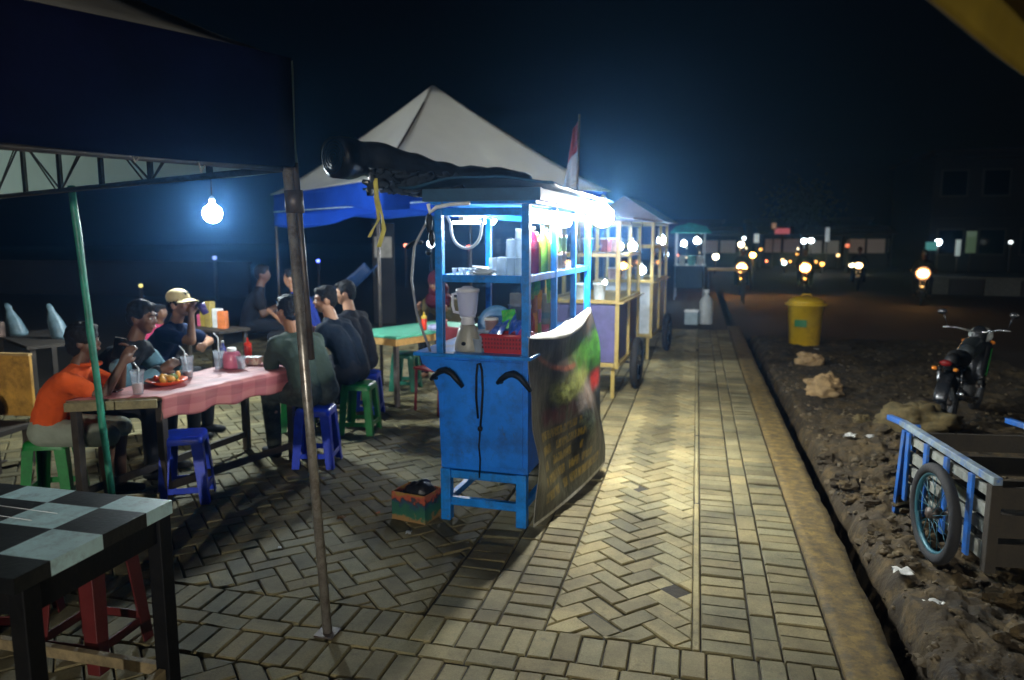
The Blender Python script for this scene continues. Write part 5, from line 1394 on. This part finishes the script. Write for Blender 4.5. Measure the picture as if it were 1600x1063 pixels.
wheel(hc, (-.105,.385,.275), .245, .030, rimm=M_rimb, spokes=20); wheel(hc, (cw_+.105,.385,.275), .245, .030, rimm=M_rimb, spokes=20)
mb = MB(); mb.tube([(-.13,.385,.275),(cw_+.13,.385,.275)],.013,8); mb.build("axle", M_dsteel, hc)

# ================================================================ YELLOW BIN
tb_ = thing("trash_bin", "yellow plastic bin with lid and a green label on the dirt", "bin", (1.83,13.35,-.09))
M_bin = mat('bin_yellow',(.62,.40,.012),.42,var=.15,scale=3,dirt=(.25,.14,.02),dirt_amt=.5)
mb = MB(); mb.lathe([(.235,0),(.245,.01),(.285,.70),(.30,.70),(.335,.715),(.335,.745),(.28,.745),(.001,.74)], seg=36); mb.build("body", M_bin, tb_)
mb = MB(); mb.lathe([(.30,.746),(.27,.80),(.19,.845),(.10,.862),(.001,.866)], seg=36); mb.build("lid", M_bin, tb_)
mb = MB(); mb.tube([(-.08,0,.86),(-.06,0,.895),(.06,0,.895),(.08,0,.86)],.014,8); mb.build("handle", M_bin, tb_)
mb = MB()
mb.grid(lambda u, v: ((.272+.028*lerp(.40,.53,v)+.006)*math.sin(R(-42+40*u)), -(.250+.055*lerp(.40,.53,v)+.0)*math.cos(R(-42+40*u)) if False else -(.2745+.028*lerp(.40,.53,v)-.0)*math.cos(R(-42+40*u)), lerp(.36,.48,v)), 12, 3)
mb.build("label", mat('bin_green_label',(.01,.13,.04),.5), tb_)

# ================================================================ MOTORCYCLES
M_mblk = mat('bike_black',(.012,.013,.015),.22,var=.2,spec=.7); M_seat = mat('bike_seat',(.01,.01,.01),.55,bump=.3); M_mgrey = mat('bike_grey',(.12,.125,.13),.25,.4)
def motorcycle(label, loc, rz, light=None, stripe=None, power=0, rider=None, group=None, body=None, detail=True, lens=None, s=1.0):  # lens: adds the glowing halo ring round the headlamp
    t = thing("motorcycle", label, "motorcycle", loc, rz, group); t.scale = (s, s, s); body = body or M_mblk
    rw = .285
    wheel(t, (.62,0,rw), rw-.035, .04, axis='y', spokes=10, tyrem=M_rub, rimm=M_mgrey); wheel(t, (-.62,0,rw), rw-.04, .048, axis='y', spokes=10, tyrem=M_rub, rimm=M_mgrey)
    mb = MB(); mb.cap((-.55,0,.62),.075,(-.15,0,.56),.10); mb.cap((-.15,0,.56),.09,(.05,0,.40),.10); mb.cap((.05,0,.38),.10,(.30,0,.42),.07); mb.cap((.30,0,.42),.06,(.47,0,.78),.085); mb.cap((-.75,0,.70),.05,(-.45,0,.62),.08)
    mb.cap((.28,.10,.45),.035,(.46,.11,.80),.05); mb.cap((.28,-.10,.45),.035,(.46,-.11,.80),.05)
    mb.build("fairing", body, t, remesh=.014, smooth_it=4)
    mb = MB(); mb.cap((-.62,0,.74),.075,(-.10,0,.70),.085); mb.cap((-.45,0,.75),.095,(-.2,0,.71),.10); mb.build("seat", M_seat, t, remesh=.014, smooth_it=4)
    mb = MB(); mb.ball((.02,0,.33),(.17,.12,.12)); mb.tube([(.10,0,.36),(.22,0,.40)],.06,12); mb.build("engine", M_mgrey, t)
    mb = MB(); mb.cap((.50,0,.80),.075,(.55,0,.93),.085); mb.build("headlight_cowl", body, t, remesh=.014, smooth_it=3)
    mb = MB(); mb.ball((.615,0,.90),(.06,.13,.10)); mb.build("headlight", light or M_glassh, t)
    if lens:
        mb = MB(); mb.lathe([(.12,0),(.16,.02),(.19,.025),(.19,.045),(.10,.045)], (.60,0,.90), 20, M=Matrix.Rotation(R(90),3,'Y') @ Matrix.Rotation(R(180),3,'X')); mb.build("headlight_halo", emit('amber_halo',(1,.22,.015),.5), t)  # glowing amber ring added to stand for the halo round the headlamp
    if detail:
        mb = MB(); mb.cap((-.02,0,.76),.10,(.26,0,.80),.12); mb.cap((.26,0,.80),.11,(.40,0,.78),.06); mb.build('fuel_tank', mat('tank_silver',(.06,.07,.075),.22,.4,dirt=(.02,.02,.02)), t, remesh=.014, smooth_it=3)
    for s in (-1,1):
        mb = MB(); mb.tube([(.47,s*.055,.86),(.62,s*.075,rw)],.020,8); mb.build("fork", M_chrome, t)
        mb = MB(); mb.tube([(-.60,s*.11,.68),(-.62,s*.10,.32)],.022,8); mb.build("shock_absorber", M_chrome, t)
        if detail:
            mb = MB(); mb.tube([(.40,s*.30,1.0),(.36,s*.34,1.14)],.006,6); mb.ball((.36,s*.36,1.17),(.02,.055,.035)); mb.build("mirror", M_mblk, t)
            mb = MB(); mb.ball((.52,s*.14,.83),(.03,.03,.022)); mb.build("indicator", mat('amber',(.7,.22,.02),.25), t)
            mb = MB(); mb.ball((-.84,s*.10,.68),(.03,.028,.02)); mb.build("indicator", mat('amber',(.7,.22,.02),.25), t)
    mb = MB(); mb.tube([(.36,-.34,.99),(.42,-.22,.99),(.50,0,.93),(.42,.22,.99),(.36,.34,.99)],.014,8); mb.build("handlebar", M_chrome, t)
    mb = MB(); mb.grid(lambda u, v: (.62+.315*math.cos(R(25+115*u)), (v-.5)*.12, rw+.305*math.sin(R(25+115*u))), 14, 3, thick=.004); mb.build("front_mudguard", body, t)
    mb = MB(); mb.grid(lambda u, v: (-.62-.335*math.cos(R(10+85*u)), (v-.5)*.13, rw+.34*math.sin(R(10+85*u))), 12, 3, thick=.004); mb.build("rear_mudguard", M_mblk, t)
    mb = MB(); mb.tube([(.05,-.13,.25),(-.30,-.16,.27),(-.42,-.16,.30)],.02,8); mb.tube([(-.42,-.16,.30),(-.85,-.17,.44)],[.035,.05],12); mb.build("exhaust", M_chrome, t)
    mb = MB(); mb.ball((-.83,0,.74),(.03,.06,.035)); mb.build("tail_light", mat('tail_red',(.16,.008,.008),.2), t)
    mb = MB(); mb.tube([(.0,.0,.25),(-.08,.26,.0)],.011,6); mb.build("side_stand", M_dsteel, t)
    if stripe:
        for s in (-1,1): mb = MB(); mb.grid(lambda u, v: (lerp(.30,.44,v)+.03*u, s*(.148+.012*v), lerp(.47,.77,v)), 3, 8, thick=.004); mb.build("stripe", stripe, t)
    return t
M_glassh = mat('headlight_glass',(.5,.55,.55),.08,.3)
motorcycle("black motorcycle with a green stripe parked on the dirt behind the handcart", (2.66,8.2,-.07), R(60), stripe=mat('stripe_green',(.02,.50,.08),.3), group="motorcycles", s=.9)
def bike(label, loc, rz, col, power):
    r = .05
    motorcycle(label, loc, rz, light=emit("headlamp_"+str(len(MATS)), col, power), group="motorcycles", detail=False, lens=power > 50)  # lens turns on the added halo ring
    p = person("dark rider on the "+label, (loc[0]-.22*math.cos(rz), loc[1]-.22*math.sin(rz), loc[2]+.22), rz-R(90), JKT, DKP, SK2, seat=.46, lean=14, bend=10, lh=(-.30,.52,.74), rh=(.30,.52,.74), sleeve='long', lite=True, knee_dy=.40, feet_dy=.22, spread=.2, group="motorcycle riders")
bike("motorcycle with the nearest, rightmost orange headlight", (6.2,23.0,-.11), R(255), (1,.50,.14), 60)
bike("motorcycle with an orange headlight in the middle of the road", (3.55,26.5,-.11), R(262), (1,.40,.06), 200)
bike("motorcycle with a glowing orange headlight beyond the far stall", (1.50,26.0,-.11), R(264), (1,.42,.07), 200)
bike("motorcycle with a small dim headlight left of the boundary wall", (5.7,29.0,-.11), R(258), (1,.6,.25), 12)

# ================================================================ YELLOW STALLS further along
M_purp = mat('purple_panel',(.07,.065,.17),.55,var=.35,scale=5,dirt=(.05,.05,.10)); M_gpanel = mat('pale_panel',(.42,.46,.50),.5,var=.2,dirt=(.25,.27,.3)); M_yroof = mat('brown_roof_sheet',(.10,.07,.05),.6,var=.3)
def stall(label, O, rz, wd, dp, zb, zc, zt, frame, panel, wheel_side=True, gable=0.0, wy=.6):
    t = thing("food_cart", label, "food stall", O, rz)
    mb = MB(); mb.b2((.02,.02,zb),(wd-.02,dp-.02,zc-.002)); mb.build("cabinet", panel, t, bevel=.004)
    for x in (.01,wd-.01):
        for y in (.01,dp-.01,dp*.5):
            mb = MB(); mb.b2((x-.022,y-.022,zb-.04 if y != .01 else zb-.06),(x+.022,y+.022,zt)); mb.build("post", frame, t, bevel=.003)
    for z in (zb-.02, zc+.02, (zc+zt)/2+.08, zt-.02):
        mb = MB()
        for y in (.0,dp): mb.b2((.034,y-.018,z-.02),(wd-.034,y+.018,z+.02))
        for x in (.0,wd): mb.b2((x-.018,.0182,z-.021),(x+.018,dp-.0182,z+.019))
        mb.build("frame_rail", frame, t, bevel=.002)
    mb = MB(); mb.b2((-.05,-.03,zc),(wd+.06,dp+.03,zc+.018)); mb.build("counter", frame, t)
    mb = MB(); mb.b2((.03,.03,(zc+zt)/2+.06),(wd-.03,dp-.03,(zc+zt)/2+.075)); mb.build("shelf", M_gpanel, t)
    for a_, b_ in (((.03,.004,zc+.04),(wd-.03,.008,zt-.04)),((wd-.008,.03,zc+.04),(wd-.004,dp-.03,zt-.04))):
        mb = MB(); mb.b2(a_, b_); mb.build("window_pane", M_glass, t)
    mb = MB()
    if gable: mb.prism([(-.16,zt),(wd+.16,zt),(wd/2,zt+gable)], -.12, dp+.12)
    else:
        mb.add([(-.12,-.12,zt+.10),(wd+.16,-.12,zt+.02),(wd+.16,dp+.12,zt+.02),(-.12,dp+.12,zt+.10),(-.12,-.12,zt+.115),(wd+.16,-.12,zt+.035),(wd+.16,dp+.12,zt+.035),(-.12,dp+.12,zt+.115)], [(3,2,1,0),(4,5,6,7),(0,1,5,4),(1,2,6,5),(2,3,7,6),(3,0,4,7)])
    mb.build("roof", M_yroof, t)
    for x in ((wd+.10,-.10) if wheel_side else ()):
        wheel(t, (x,wy,.30), .255, .045, spokes=12)
    mb = MB(); mb.tube([(-.12,wy,.30),(wd+.12,wy,.30)],.014,8); mb.build("axle", M_dsteel, t)
    for x in (.06,wd-.06): mb = MB(); mb.b2((x-.02,.06,0),(x+.02,.10,zb)); mb.build("leg", frame, t)
    return t
S1 = (-1.60,7.98,0)
stall("yellow framed stall with purple panels right behind the blue stall", S1, R(-4), .80, 1.5, .40, 1.05, 1.93, M_yel, M_purp, wy=.75)
S2 = (-1.42,10.75,0)
stall("smaller stall with pale panels and a peaked dark roof, second beyond the blue stall", S2, R(-5), .82, 1.5, .38, 1.12, 1.98, M_yel, M_gpanel, gable=.36, wy=1.0)
bulb((-.70,8.35,1.66), .05, 13, (.85,.95,1.0), "bright bulb at the front corner of the yellow framed stall", (-.72,8.35,1.93))
bulb((-.56,12.2,1.72), .07, 26, (.85,.95,1.0), "bright bulb on the right side of the peaked-roof stall", (-.58,12.2,1.98))
bulb((-.76,10.62,1.30), .06, 9, (.85,.95,1.0), "bulb low on the front of the peaked-roof stall", (-.76,10.62,1.98))
bulb((-.95,7.92,1.28), .022, 3, (.95,.97,.9), "tiny bulb on the front glass of the yellow framed stall", (-.95,7.92,1.9))
for i, (x, y, z, c, n) in enumerate(((-1.25,8.2,1.07,(.45,.50,.48),"pale green"),(-1.05,8.25,1.07,(.5,.5,.5),"white"),(-1.2,8.35,1.60,(.03,.12,.30),"blue"),(-1.0,8.4,1.60,(.25,.06,.05),"dark red"),(-.92,8.7,1.6,(.4,.25,.2),"tan"))):
    cup("jar", (x,y,z), .06, .07, .17 if z < 1.5 else .14, mat('stalljar_%d'%i,c,.3), "%s jar in the yellow framed stall's showcase" % n, "jar", lid=M_white)
for i, (x, y, n) in enumerate(((-1.2,10.95,"left"),(-1.0,11.0,"middle"),(-.82,11.1,"right"))):
    cup("jar", (x,y,1.14), .06, .07, .17, mat('stalljar2_%d'%i,((.45,.3,.28),(.5,.5,.48),(.3,.35,.45))[i],.3), "jar on the peaked-roof stall's counter, the %s one" % n, "jar", lid=M_white)
# third stall far along, turquoise canopy, with table
t3 = thing("food_cart", "far stall under a turquoise canopy with two round lamps", "food stall", (-.62,21.8,-.02))
mb = MB(); mb.prism([(-.15,1.92),(1.0,1.92),(.85,2.10),(.4,2.20),(.0,2.10)], -.2, 1.6); mb.build("canopy", mat('turquoise_canvas',(.02,.30,.24),.7), t3)
mb = MB(); mb.b2((0,0,.35),(.85,1.3,.98)); mb.build("cabinet", mat('dark_teal_panel',(.03,.06,.09),.6), t3, bevel=.005)
for x in (.02,.83):
    for y in (.02,1.28): mb = MB(); mb.b2((x-.02,y-.02,0),(x+.02,y+.02,1.92)); mb.build("post", M_gpanel, t3)
mb = MB(); mb.b2((-.03,-.03,.981),(.88,1.33,1.0)); mb.build("counter", M_gpanel, t3)
bulb((-.38,21.9,1.60), .075, 34, (.95,1,1), "left round lamp under the turquoise canopy", (-.38,21.9,1.92)); bulb((-.02,22.1,1.68), .08, 34, (.92,1,1), "right round lamp under the turquoise canopy", (-.02,22.1,1.92))
for i, (x, z, r, c) in enumerate(((-.42,.98,.10,(.5,.5,.48)),(-.15,.98,.12,(.10,.30,.28)),(.08,.98,.09,(.55,.55,.55)))):
    cup("canister", (x,22.0,z-.0), r*.8, r, .26, mat('t3can_%d'%i,c,.4), "%s canister on the far turquoise stall's counter" % ("white","teal","pale grey")[i], "canister")
tt = thing("dining_table", "plank table lit yellow right of the turquoise stall", "table", (.75,21.0,0))
mb = MB(); mb.b2((-.45,-.5,.88),(.55,.6,.93)); mb.build("tabletop", M_ochre, tt)
for x, y in ((-.4,-.45),(.5,-.45),(-.4,.55),(.5,.55)): mb = MB(); mb.b2((x-.025,y-.025,0),(x+.025,y+.025,.879)); mb.build("leg", M_dwood, tt)
# water bottle and box at the end of the path
jg = thing("water_jug", "tall white plastic canister with narrow neck at the end of the path", "canister", (.22,15.75,-.02), R(10))
mb = MB(); mb.lathe([(.13,0),(.14,.02),(.14,.46),(.11,.54),(.045,.60),(.045,.66)], seg=24, sy=.8); mb.build("jug_body", mat('jug_white',(.42,.45,.45),.45,var=.2), jg); mb = MB(); mb.lathe([(.05,.65),(.05,.72),(.001,.72)], seg=16); mb.build("cap", M_white, jg)
o = thing("box", "pale blue box left of the white canister at the end of the path", "box", (-.06,15.65,-.02), R(-6))
mb = MB(); mb.b2((-.14,-.12,0),(.13,.12,.26)); mb.build("box_body", mat('box_paleblue',(.28,.36,.40),.6,var=.2), o, bevel=.012); mb = MB(); mb.b2((-.15,-.13,.262),(.14,.13,.30)); mb.build("lid", M_white, o, bevel=.008)
# red and white flag above the stalls
fl = thing("flag", "drooping red and white flag on a thin pole behind the blue stall's roof", "flag", (-1.24,7.55,0))
mb = MB(); mb.tube([(0,0,0),(.05,0,2.98)],.012,8); mb.build("pole", M_dsteel, fl)
def flg(u, v): 
    x = .05-.16*u**.8*(.4+.6*v)-.01; return (x, .05*math.sin(u*7+v*3)*u, 2.92-.60*v-.12*u+.03*u*math.sin(v*6))
m_r = mat('flag_red',(.12,.008,.012),.8); m_w = mat('flag_white',(.16,.17,.19),.8)
mb = MB(); mb.grid(lambda u, v: flg(u, v*.5), 10, 8, thick=.002); mb.build("red_band", m_r, fl); mb = MB(); mb.grid(lambda u, v: flg(u, .503+v*.497), 10, 8, thick=.002); mb.build("white_band", m_w, fl)

# ================================================================ FAR SIDE OF THE ROAD
M_wallp = mat('boundary_paint',(.10,.105,.095),.8,var=.3); M_dark = mat('dark_plaster',(.030,.028,.026),.85,var=.3,scale=.6)
bw_ = thing("boundary_wall", "low black and white painted boundary wall on the right across the road", "wall", (7.2,27.5,-.11), R(-12))
for k in range(9):
    mb = MB(); mb.b2((k*1.0,0,0),(k*1.0+.985,.22,.52)); mb.build("wall_block", M_wallp if k % 2 == 0 else M_dark, bw_, bevel=.01)
mb = MB(); mb.b2((-.05,-.05,.521),(9.05,.27,.60)); mb.build("coping", M_wallp, bw_)
def building(label, O, wd, dp, floors, m, wins, name="building", fh=3.2):
    t = thing(name, label, "building", O)
    H = floors*fh
    mb = MB(); mb.b2((0,0,0),(wd,dp,H)); mb.build("wall", m, t)
    mb = MB(); mb.b2((-.25,-.3,H+.002),(wd+.25,dp+.3,H+.25)); mb.build("roof", M_dark, t)
    for f in range(floors):
        for k in range(wins):
            x = (k+.5)*wd/wins; mb = MB(); mb.b2((x-.7,-.06,f*fh+.9),(x+.7,-.003,f*fh+2.4)); wi = mb.build("window", M_gpanel2, t)
            mb = MB(); mb.b2((x-.6,-.075,f*fh+1.0),(x+.6,-.062,f*fh+2.3)); mb.build("pane", M_nightglass, wi)
        mb = MB(); mb.b2((-.1,-.5,(f+1)*fh-.25),(wd+.1,-.003,(f+1)*fh-.12)); mb.build("ledge", m, t)
    return t
M_gpanel2 = mat('dim_frame',(.06,.06,.055),.7); M_nightglass = mat('night_glass',(.006,.007,.008),.15)
building("dim two-storey building with empty windows at the right across the road", (12.6,46,-.1), 8.2, 9, 2, mat('dim_plaster',(.026,.022,.018),.85,var=.4,scale=.5), 4)
building("low dark shop building left of the two-storey one", (4.2,62,-.1), 8.5, 8, 1, M_dark, 3)
building("low dark shop building straight ahead behind the street lights", (-7,66,-.1), 9, 8, 1, M_dark, 3)
t = thing("tree", "dark tree behind the street lights in the middle of the road", "tree", (6.6,52,-.1))
mb = MB(); mb.tube([(0,0,0),(.1,0,1.6),(.0,.1,3.4),(.1,0,4.6)],[.16,.13,.09,.04],8); mb.tube([(.05,0,2),(.9,.2,3.3)],[.07,.03],6); mb.tube([(.05,0,2.3),(-.8,-.2,3.5)],[.07,.03],6); mb.build("trunk", M_dwood, t)
mb = MB()
for i in range(2200):
    p = Vector((rnd.gauss(0,.9), rnd.gauss(0,.9), 3.9+rnd.gauss(0,.75))); n = Vector((rnd.uniform(-1,1),rnd.uniform(-1,1),rnd.uniform(-1,1))); q = n.orthogonal().normalized()*.13; s_ = n.cross(q).normalized()*.07
    mb.add([p-q, p+s_, p+q, p-s_], [(0,1,2,3)])
mb.build("crown", mat('leaf_dark',(.035,.06,.02),.6), t)
def sign(label, loc, w_, h_, col, L_=1.0, post=2.0, name="sign", rz=0):
    t = thing(name, label, "sign", loc, rz)
    mb = MB(); mb.b2((-w_/2,-.05,-h_/2),(w_/2,.05,h_/2)); mb.build("face", emit('sign_'+str(len(MATS)), col, L_), t)
    mb = MB(); mb.b2((-w_/2-.04,.052,-h_/2-.04),(w_/2+.04,.09,h_/2+.04)); mb.build("backing", M_dark, t)
    mb = MB(); mb.tube([(0,.07,-h_/2-.04),(0,.07,-post)],.04,8); mb.build("post", M_dsteel, t)
sign("dim green hanging banner sign on the two-storey building's left side", (14.05,44,1.55), .46, 1.15, (.05,.22,.03), .16, 1.6)
sign("narrow pale lit sign left of the green banner sign", (13.3,43.5,1.25), .22, .85, (.45,.6,.55), .3, 1.3)
sign("teal lit sign below the white street light left of the two-storey building", (11.6,42,1.35), .5, .42, (.05,.55,.5), .3, 1.4)
sign("pink and red shop sign glowing above the road", (5.2,50,2.2), .9, .36, (.9,.10,.14), .35, 2.25)
sign("white lit shop sign beside the twin street lights", (7.1,45,1.95), .22, .8, (.6,.75,.8), .16, 2.0)
sign("white lit sign near the orange street lights at centre", (3.3,45,1.75), .28, .5, (.8,.95,.95), .35, 1.9)
sign("dim amber sign left of the pink sign", (4.5,48,2.5), .26, .34, (.6,.25,.03), .3, 2.6)
def shop(label, O, wd, h, col, L_):
    t = thing("roadside_shop", label, "shop", O)
    mb = MB(); mb.b2((0,.12,0),(wd,2.5,h)); mb.build("wall", M_dark, t)
    mb = MB(); mb.add([(-.3,-1.0,h-.3),(wd+.3,-1.0,h-.3),(wd+.3,2.7,h+.25),(-.3,2.7,h+.25),(-.3,-1.0,h-.25),(wd+.3,-1.0,h-.25),(wd+.3,2.7,h+.3),(-.3,2.7,h+.3)], [(3,2,1,0),(4,5,6,7),(0,1,5,4),(1,2,6,5),(2,3,7,6),(3,0,4,7)]); mb.build("roof", M_yroof, t)
    for k in range(2):
        x0 = .15+k*(wd-.2)/2; mb = MB(); mb.b2((x0,.06,.9),(x0+(wd-.5)/2,.117,h-.6)); mb.build("window", emit('shop_'+str(len(MATS)), col, L_*(1-.4*k)), t)
    for x in (.05,wd-.05): mb = MB(); mb.tube([(x,-.9,0),(x,-.9,h-.3)],.04,6); mb.build("post", M_dsteel, t)
    mb = MB(); mb.b2((.1,-.5,0),(wd-.1,-.05,.85)); mb.build("counter", M_dwood, t)
shop("dim roadside shop with amber windows left of the glowing headlight", (.2,50,-.1), 2.4, 2.3, (.5,.18,.02), .045)
shop("dim roadside shop with reddish windows under the pink sign", (4.3,53,-.1), 2.6, 2.4, (.45,.09,.03), .06)
shop("dim roadside shop with pale windows beside the twin street lights", (6.6,50,-.1), 2.2, 2.3, (.35,.30,.10), .04)
shop("dim roadside shop with orange windows right of the starry headlight", (9.3,52,-.1), 2.6, 2.4, (.40,.16,.02), .08)
shop("dim roadside shop with brown windows behind the small dim headlight", (12.4,55,-.1), 2.6, 2.4, (.3,.14,.03), .025)
# street lights, each a post with a globe
def street_light(loc, r, col, L_, label, grp="distant street lights"):
    t = thing("street_lamp", label, "street lamp", (loc[0],loc[1],-.1), 0, grp)
    z = loc[2]+.1
    mb = MB(); mb.tube([(0,.0,0),(0,0,z-r*.95)],[.05,.035],8); mb.build("pole", M_dsteel, t)
    mb = MB(); mb.ball((0,0,z),r,12,8); mb.build("globe", emit('globe_'+str(len(MATS)), col, L_), t)
    mb = MB(); mb.lathe([(r*1.1,z+r*.8),(r*.6,z+r*1.25),(.01,z+r*1.35)], seg=12); mb.build("lamp_shade", M_dsteel, t)
WW, OR, WB = (1,.80,.48), (1,.42,.07), (.8,.95,1)
SL = [((2.30,42,1.42),.16,WW,14,"warm white street lamp above the glowing headlight, left one"),((.95,40,.80),.16,WW,14,"warm white street lamp low down, right of the turquoise stall"),
      ((.05,34,1.62),.11,WB,14,"small white street lamp just above the turquoise stall"),((-1.5,38,.95),.11,WB,10,"small white street lamp left of the turquoise stall"),
      ((1.95,28,1.15),.10,OR,40,"orange lamp beside the glowing motorcycle headlight"),((5.75,44,1.6),.15,WB,16,"left globe of the twin white street lights"),((6.15,44.2,1.62),.15,WB,16,"right globe of the twin white street lights"),
      ((4.55,42,.45),.12,(.75,.95,.9),9,"small greenish-white street lamp below the pink sign"),((5.8,42,.58),.14,WW,12,"warm street lamp between the greenish lamp and the starry headlight"),((6.45,42,.40),.11,OR,7,"dim orange street lamp left of the starry headlight"),
      ((7.9,42,.38),.13,WW,12,"warm street lamp just right of the starry headlight"),((8.5,42,.05),.14,(.95,.9,.6),5,"pale yellow lamp right of the starry headlight, lower"),((8.25,41.5,-.0),.10,(.9,.9,.6),4,"dim yellow lamp lowest in the cluster right of the starry headlight"),
      ((12.2,43,1.55),.17,WB,18,"white street lamp left of the two-storey building"),((15.9,44,1.55),.10,(.8,.9,.9),3,"tiny pale lamp on the two-storey building's front"),((17.4,40,.55),.16,(.5,.8,.3),2,"greenish lamp at the right edge across the road"),((16.6,40,.25),.10,(.8,.85,.6),2,"faint yellow-green lamp at the right edge, lower"),
      ((8.0,44,1.35),.12,(.8,.15,.05),1.5,"dim red lamp above the starry headlight"),((2.55,44,1.75),.10,WB,8,"small white street lamp beside the white lit sign"),
      ((-9.6,26,1.55),.13,WB,22,"white lamp seen through the blue stall's upper showcase"),((-9.15,26,1.62),.07,(.9,1,.7),6,"small yellowish lamp right of the white one through the showcase"),((-8.45,27,1.42),.07,(1,.15,.1),7,"small red lamp seen through the blue stall's showcase"),((-10.2,25,1.50),.06,(1,.25,.15),6,"red lamp just outside the blue stall's left post"),
      ((-11.5,21,1.05),.05,(.1,.15,1),9,"tiny blue light in the dark between the tent poles"),((-13.8,16,.55),.05,(.7,.6,.15),2,"tiny yellow light in the dark behind the black jacket"),((-13.4,18.5,1.2),.06,(.3,.4,.9),1.5,"faint blue light in the dark above the cream cap")]
for i in range(46):
    x = rnd.uniform(-1.5, 9.5); y = rnd.uniform(46, 75); c = rnd.choice((OR, OR, WW, WW, (1,.62,.25), WB, (1,.2,.06)))
    SL.append(((x*y/50, y, rnd.uniform(.1,1.25)), rnd.uniform(.05,.12), c, rnd.uniform(1.0,8), "one of the many small scattered lights far down the dark road", "scattered far lights"))
for a in SL: street_light(*a)

# ================================================================ LEFT BACKGROUND
po = thing("notice_board", "pale notice sheet on a dark board beneath the blue tarpaulin", "notice", (-6.2,14.0,0))
mb = MB(); mb.b2((-.24,0,0),(.24,.04,2.05)); mb.build("board", M_dark, po); mb = MB(); mb.b2((-.19,-.008,1.36),(.19,-.001,1.78)); mb.build("sheet", mat('notice_paper',(.45,.42,.36),.8,var=.3,scale=5), po)
bl_ = thing("back_wall", "dark wall closing off the seating area far behind the diners", "wall", (-26,19,-.02), R(2)); mb = MB(); mb.b2((0,0,0),(13,.2,1.0)); mb.build("wall_panel", M_dark, bl_)
mb = MB(); mb.b2((-.05,-.04,1.002),(13.05,.24,1.08)); mb.build("coping", M_dark, bl_)
bo_ = thing("boat", "blue prow of a small boat standing in the dark beyond the diners", "boat", (-6.0,11.4,0), R(20))
mb = MB(); mb.grid(lambda u, v: (lerp(-.9,.55,u)+.25*u*v, (v-.5)*.7*math.cos(u*1.4), .45+.75*u**2.2+.30*abs(v-.5)*2*(1-u*.5)), 20, 10, thick=.02); mb.build("hull", mat('boat_blue',(.006,.03,.10),.5), bo_)
mb = MB(); mb.b2((-.7,-.2,0),(-.6,.2,.5)); mb.b2((.2,-.1,0),(.3,.1,.62)); mb.build("trestle", M_dwood, bo_)
bt_ = thing("dining_table", "dark table with plastic bags behind the orange shirt", "table", (-6.6,6.2,0), R(-30))
mb = MB(); mb.b2((-.7,-.3,.70),(.7,.3,.73)); mb.build("tabletop", M_dwood, bt_)
for x, y in ((-.65,-.25),(.65,-.25),(-.65,.25),(.65,.25)): mb = MB(); mb.b2((x-.025,y-.025,0),(x+.025,y+.025,.699)); mb.build("leg", M_dwood, bt_)
M_bag = mat('bag_paleblue',(.09,.15,.18),.4,var=.4,scale=14)
def bag(loc, h, label, lean_=.3):
    mb = MB(); mb.lathe([(.09,0),(.10,.03),(.075,h*.5),(.03,h*.8),(.035,h*.9),(.02,h)], seg=18)
    mb.v = [(p[0]-lean_*p[2]+.02*noise.noise(Vector(p)*16), p[1]*.7, p[2]) for p in mb.v]
    tag(mb.build("plastic_bag", M_bag, loc=loc, rot=(0,0,R(20))), label, "plastic bag", "pale plastic bags")
bag((-6.95,6.25,.731), .34, "pale blue plastic bag on the dark table, the left one"); bag((-6.30,6.15,.731), .36, "pale blue plastic bag on the dark table, above the orange shirt's head")
mb = MB(); mb.b2((-.14,-.1,0),(.14,.1,.16)); tag(mb.build("box", mat('brown_box',(.13,.08,.06),.7,var=.4), loc=(-7.12,6.05,.731), rot=(0,0,R(-20)), bevel=.008), "brown box beside the left plastic bag on the dark table", "box")
# snack rack behind the cap: coloured packets
rk = thing("table_stall", "low snack table stacked with packets behind the cream cap", "stall", (-5.35,7.35,0), R(-20))
mb = MB(); mb.b2((-.35,-.2,.70),(.35,.2,.73)); mb.build("tabletop", M_dwood, rk)
for x, y in ((-.3,-.16),(.3,-.16),(-.3,.16),(.3,.16)): mb = MB(); mb.b2((x-.02,y-.02,0),(x+.02,y+.02,.699)); mb.build("leg", M_dwood, rk)
for i, (dx, h, c, n) in enumerate(((-.20,.24,(.45,.34,.06),"yellow"),(-.08,.30,(.30,.22,.05),"amber"),(.04,.22,(.62,.62,.60),"white"),(.16,.20,(.60,.16,.04),"orange"),(-.26,.14,(.50,.08,.16),"pink"))):
    p = Vector((-5.35,7.35,.731))+Matrix.Rotation(R(-20),3,'Z') @ Vector((dx,-.02*(i%2),0))
    mb = MB(); mb.b2((-.05,-.04,0),(.05,.04,h)); tag(mb.build("packet", mat('packet_%d'%i,c,.5,var=.3,scale=16), loc=p, rot=(0,0,R(-20+8*i)), bevel=.008), "%s packet on the snack table behind the cream cap" % n, "packet", "snack packets")

# ================================================================ SKY BACKDROP AND HAZE ADDED FOR LAMP GLOW
mb = MB(); mb.b2((-160,-14,-1.6),(210,120,14.0))
m, nt, N, L, b = nodes_of('added_bloom_haze')
N.remove(b)
pv = N.new("ShaderNodeVolumePrincipled"); pv.inputs["Color"].default_value = (.16,.46,1.0,1); pv.inputs["Density"].default_value = HAZE; pv.inputs["Anisotropy"].default_value = .89  # bluish volume added to imitate the bloom round the lamps
L.new(pv.outputs[0], N["Material Output"].inputs["Volume"])
hz = mb.build("haze", m); hz["kind"] = "stuff"; hz["label"] = "faint bluish haze added to give the lamps a soft glow"
m.volume_intersection_method if False else None
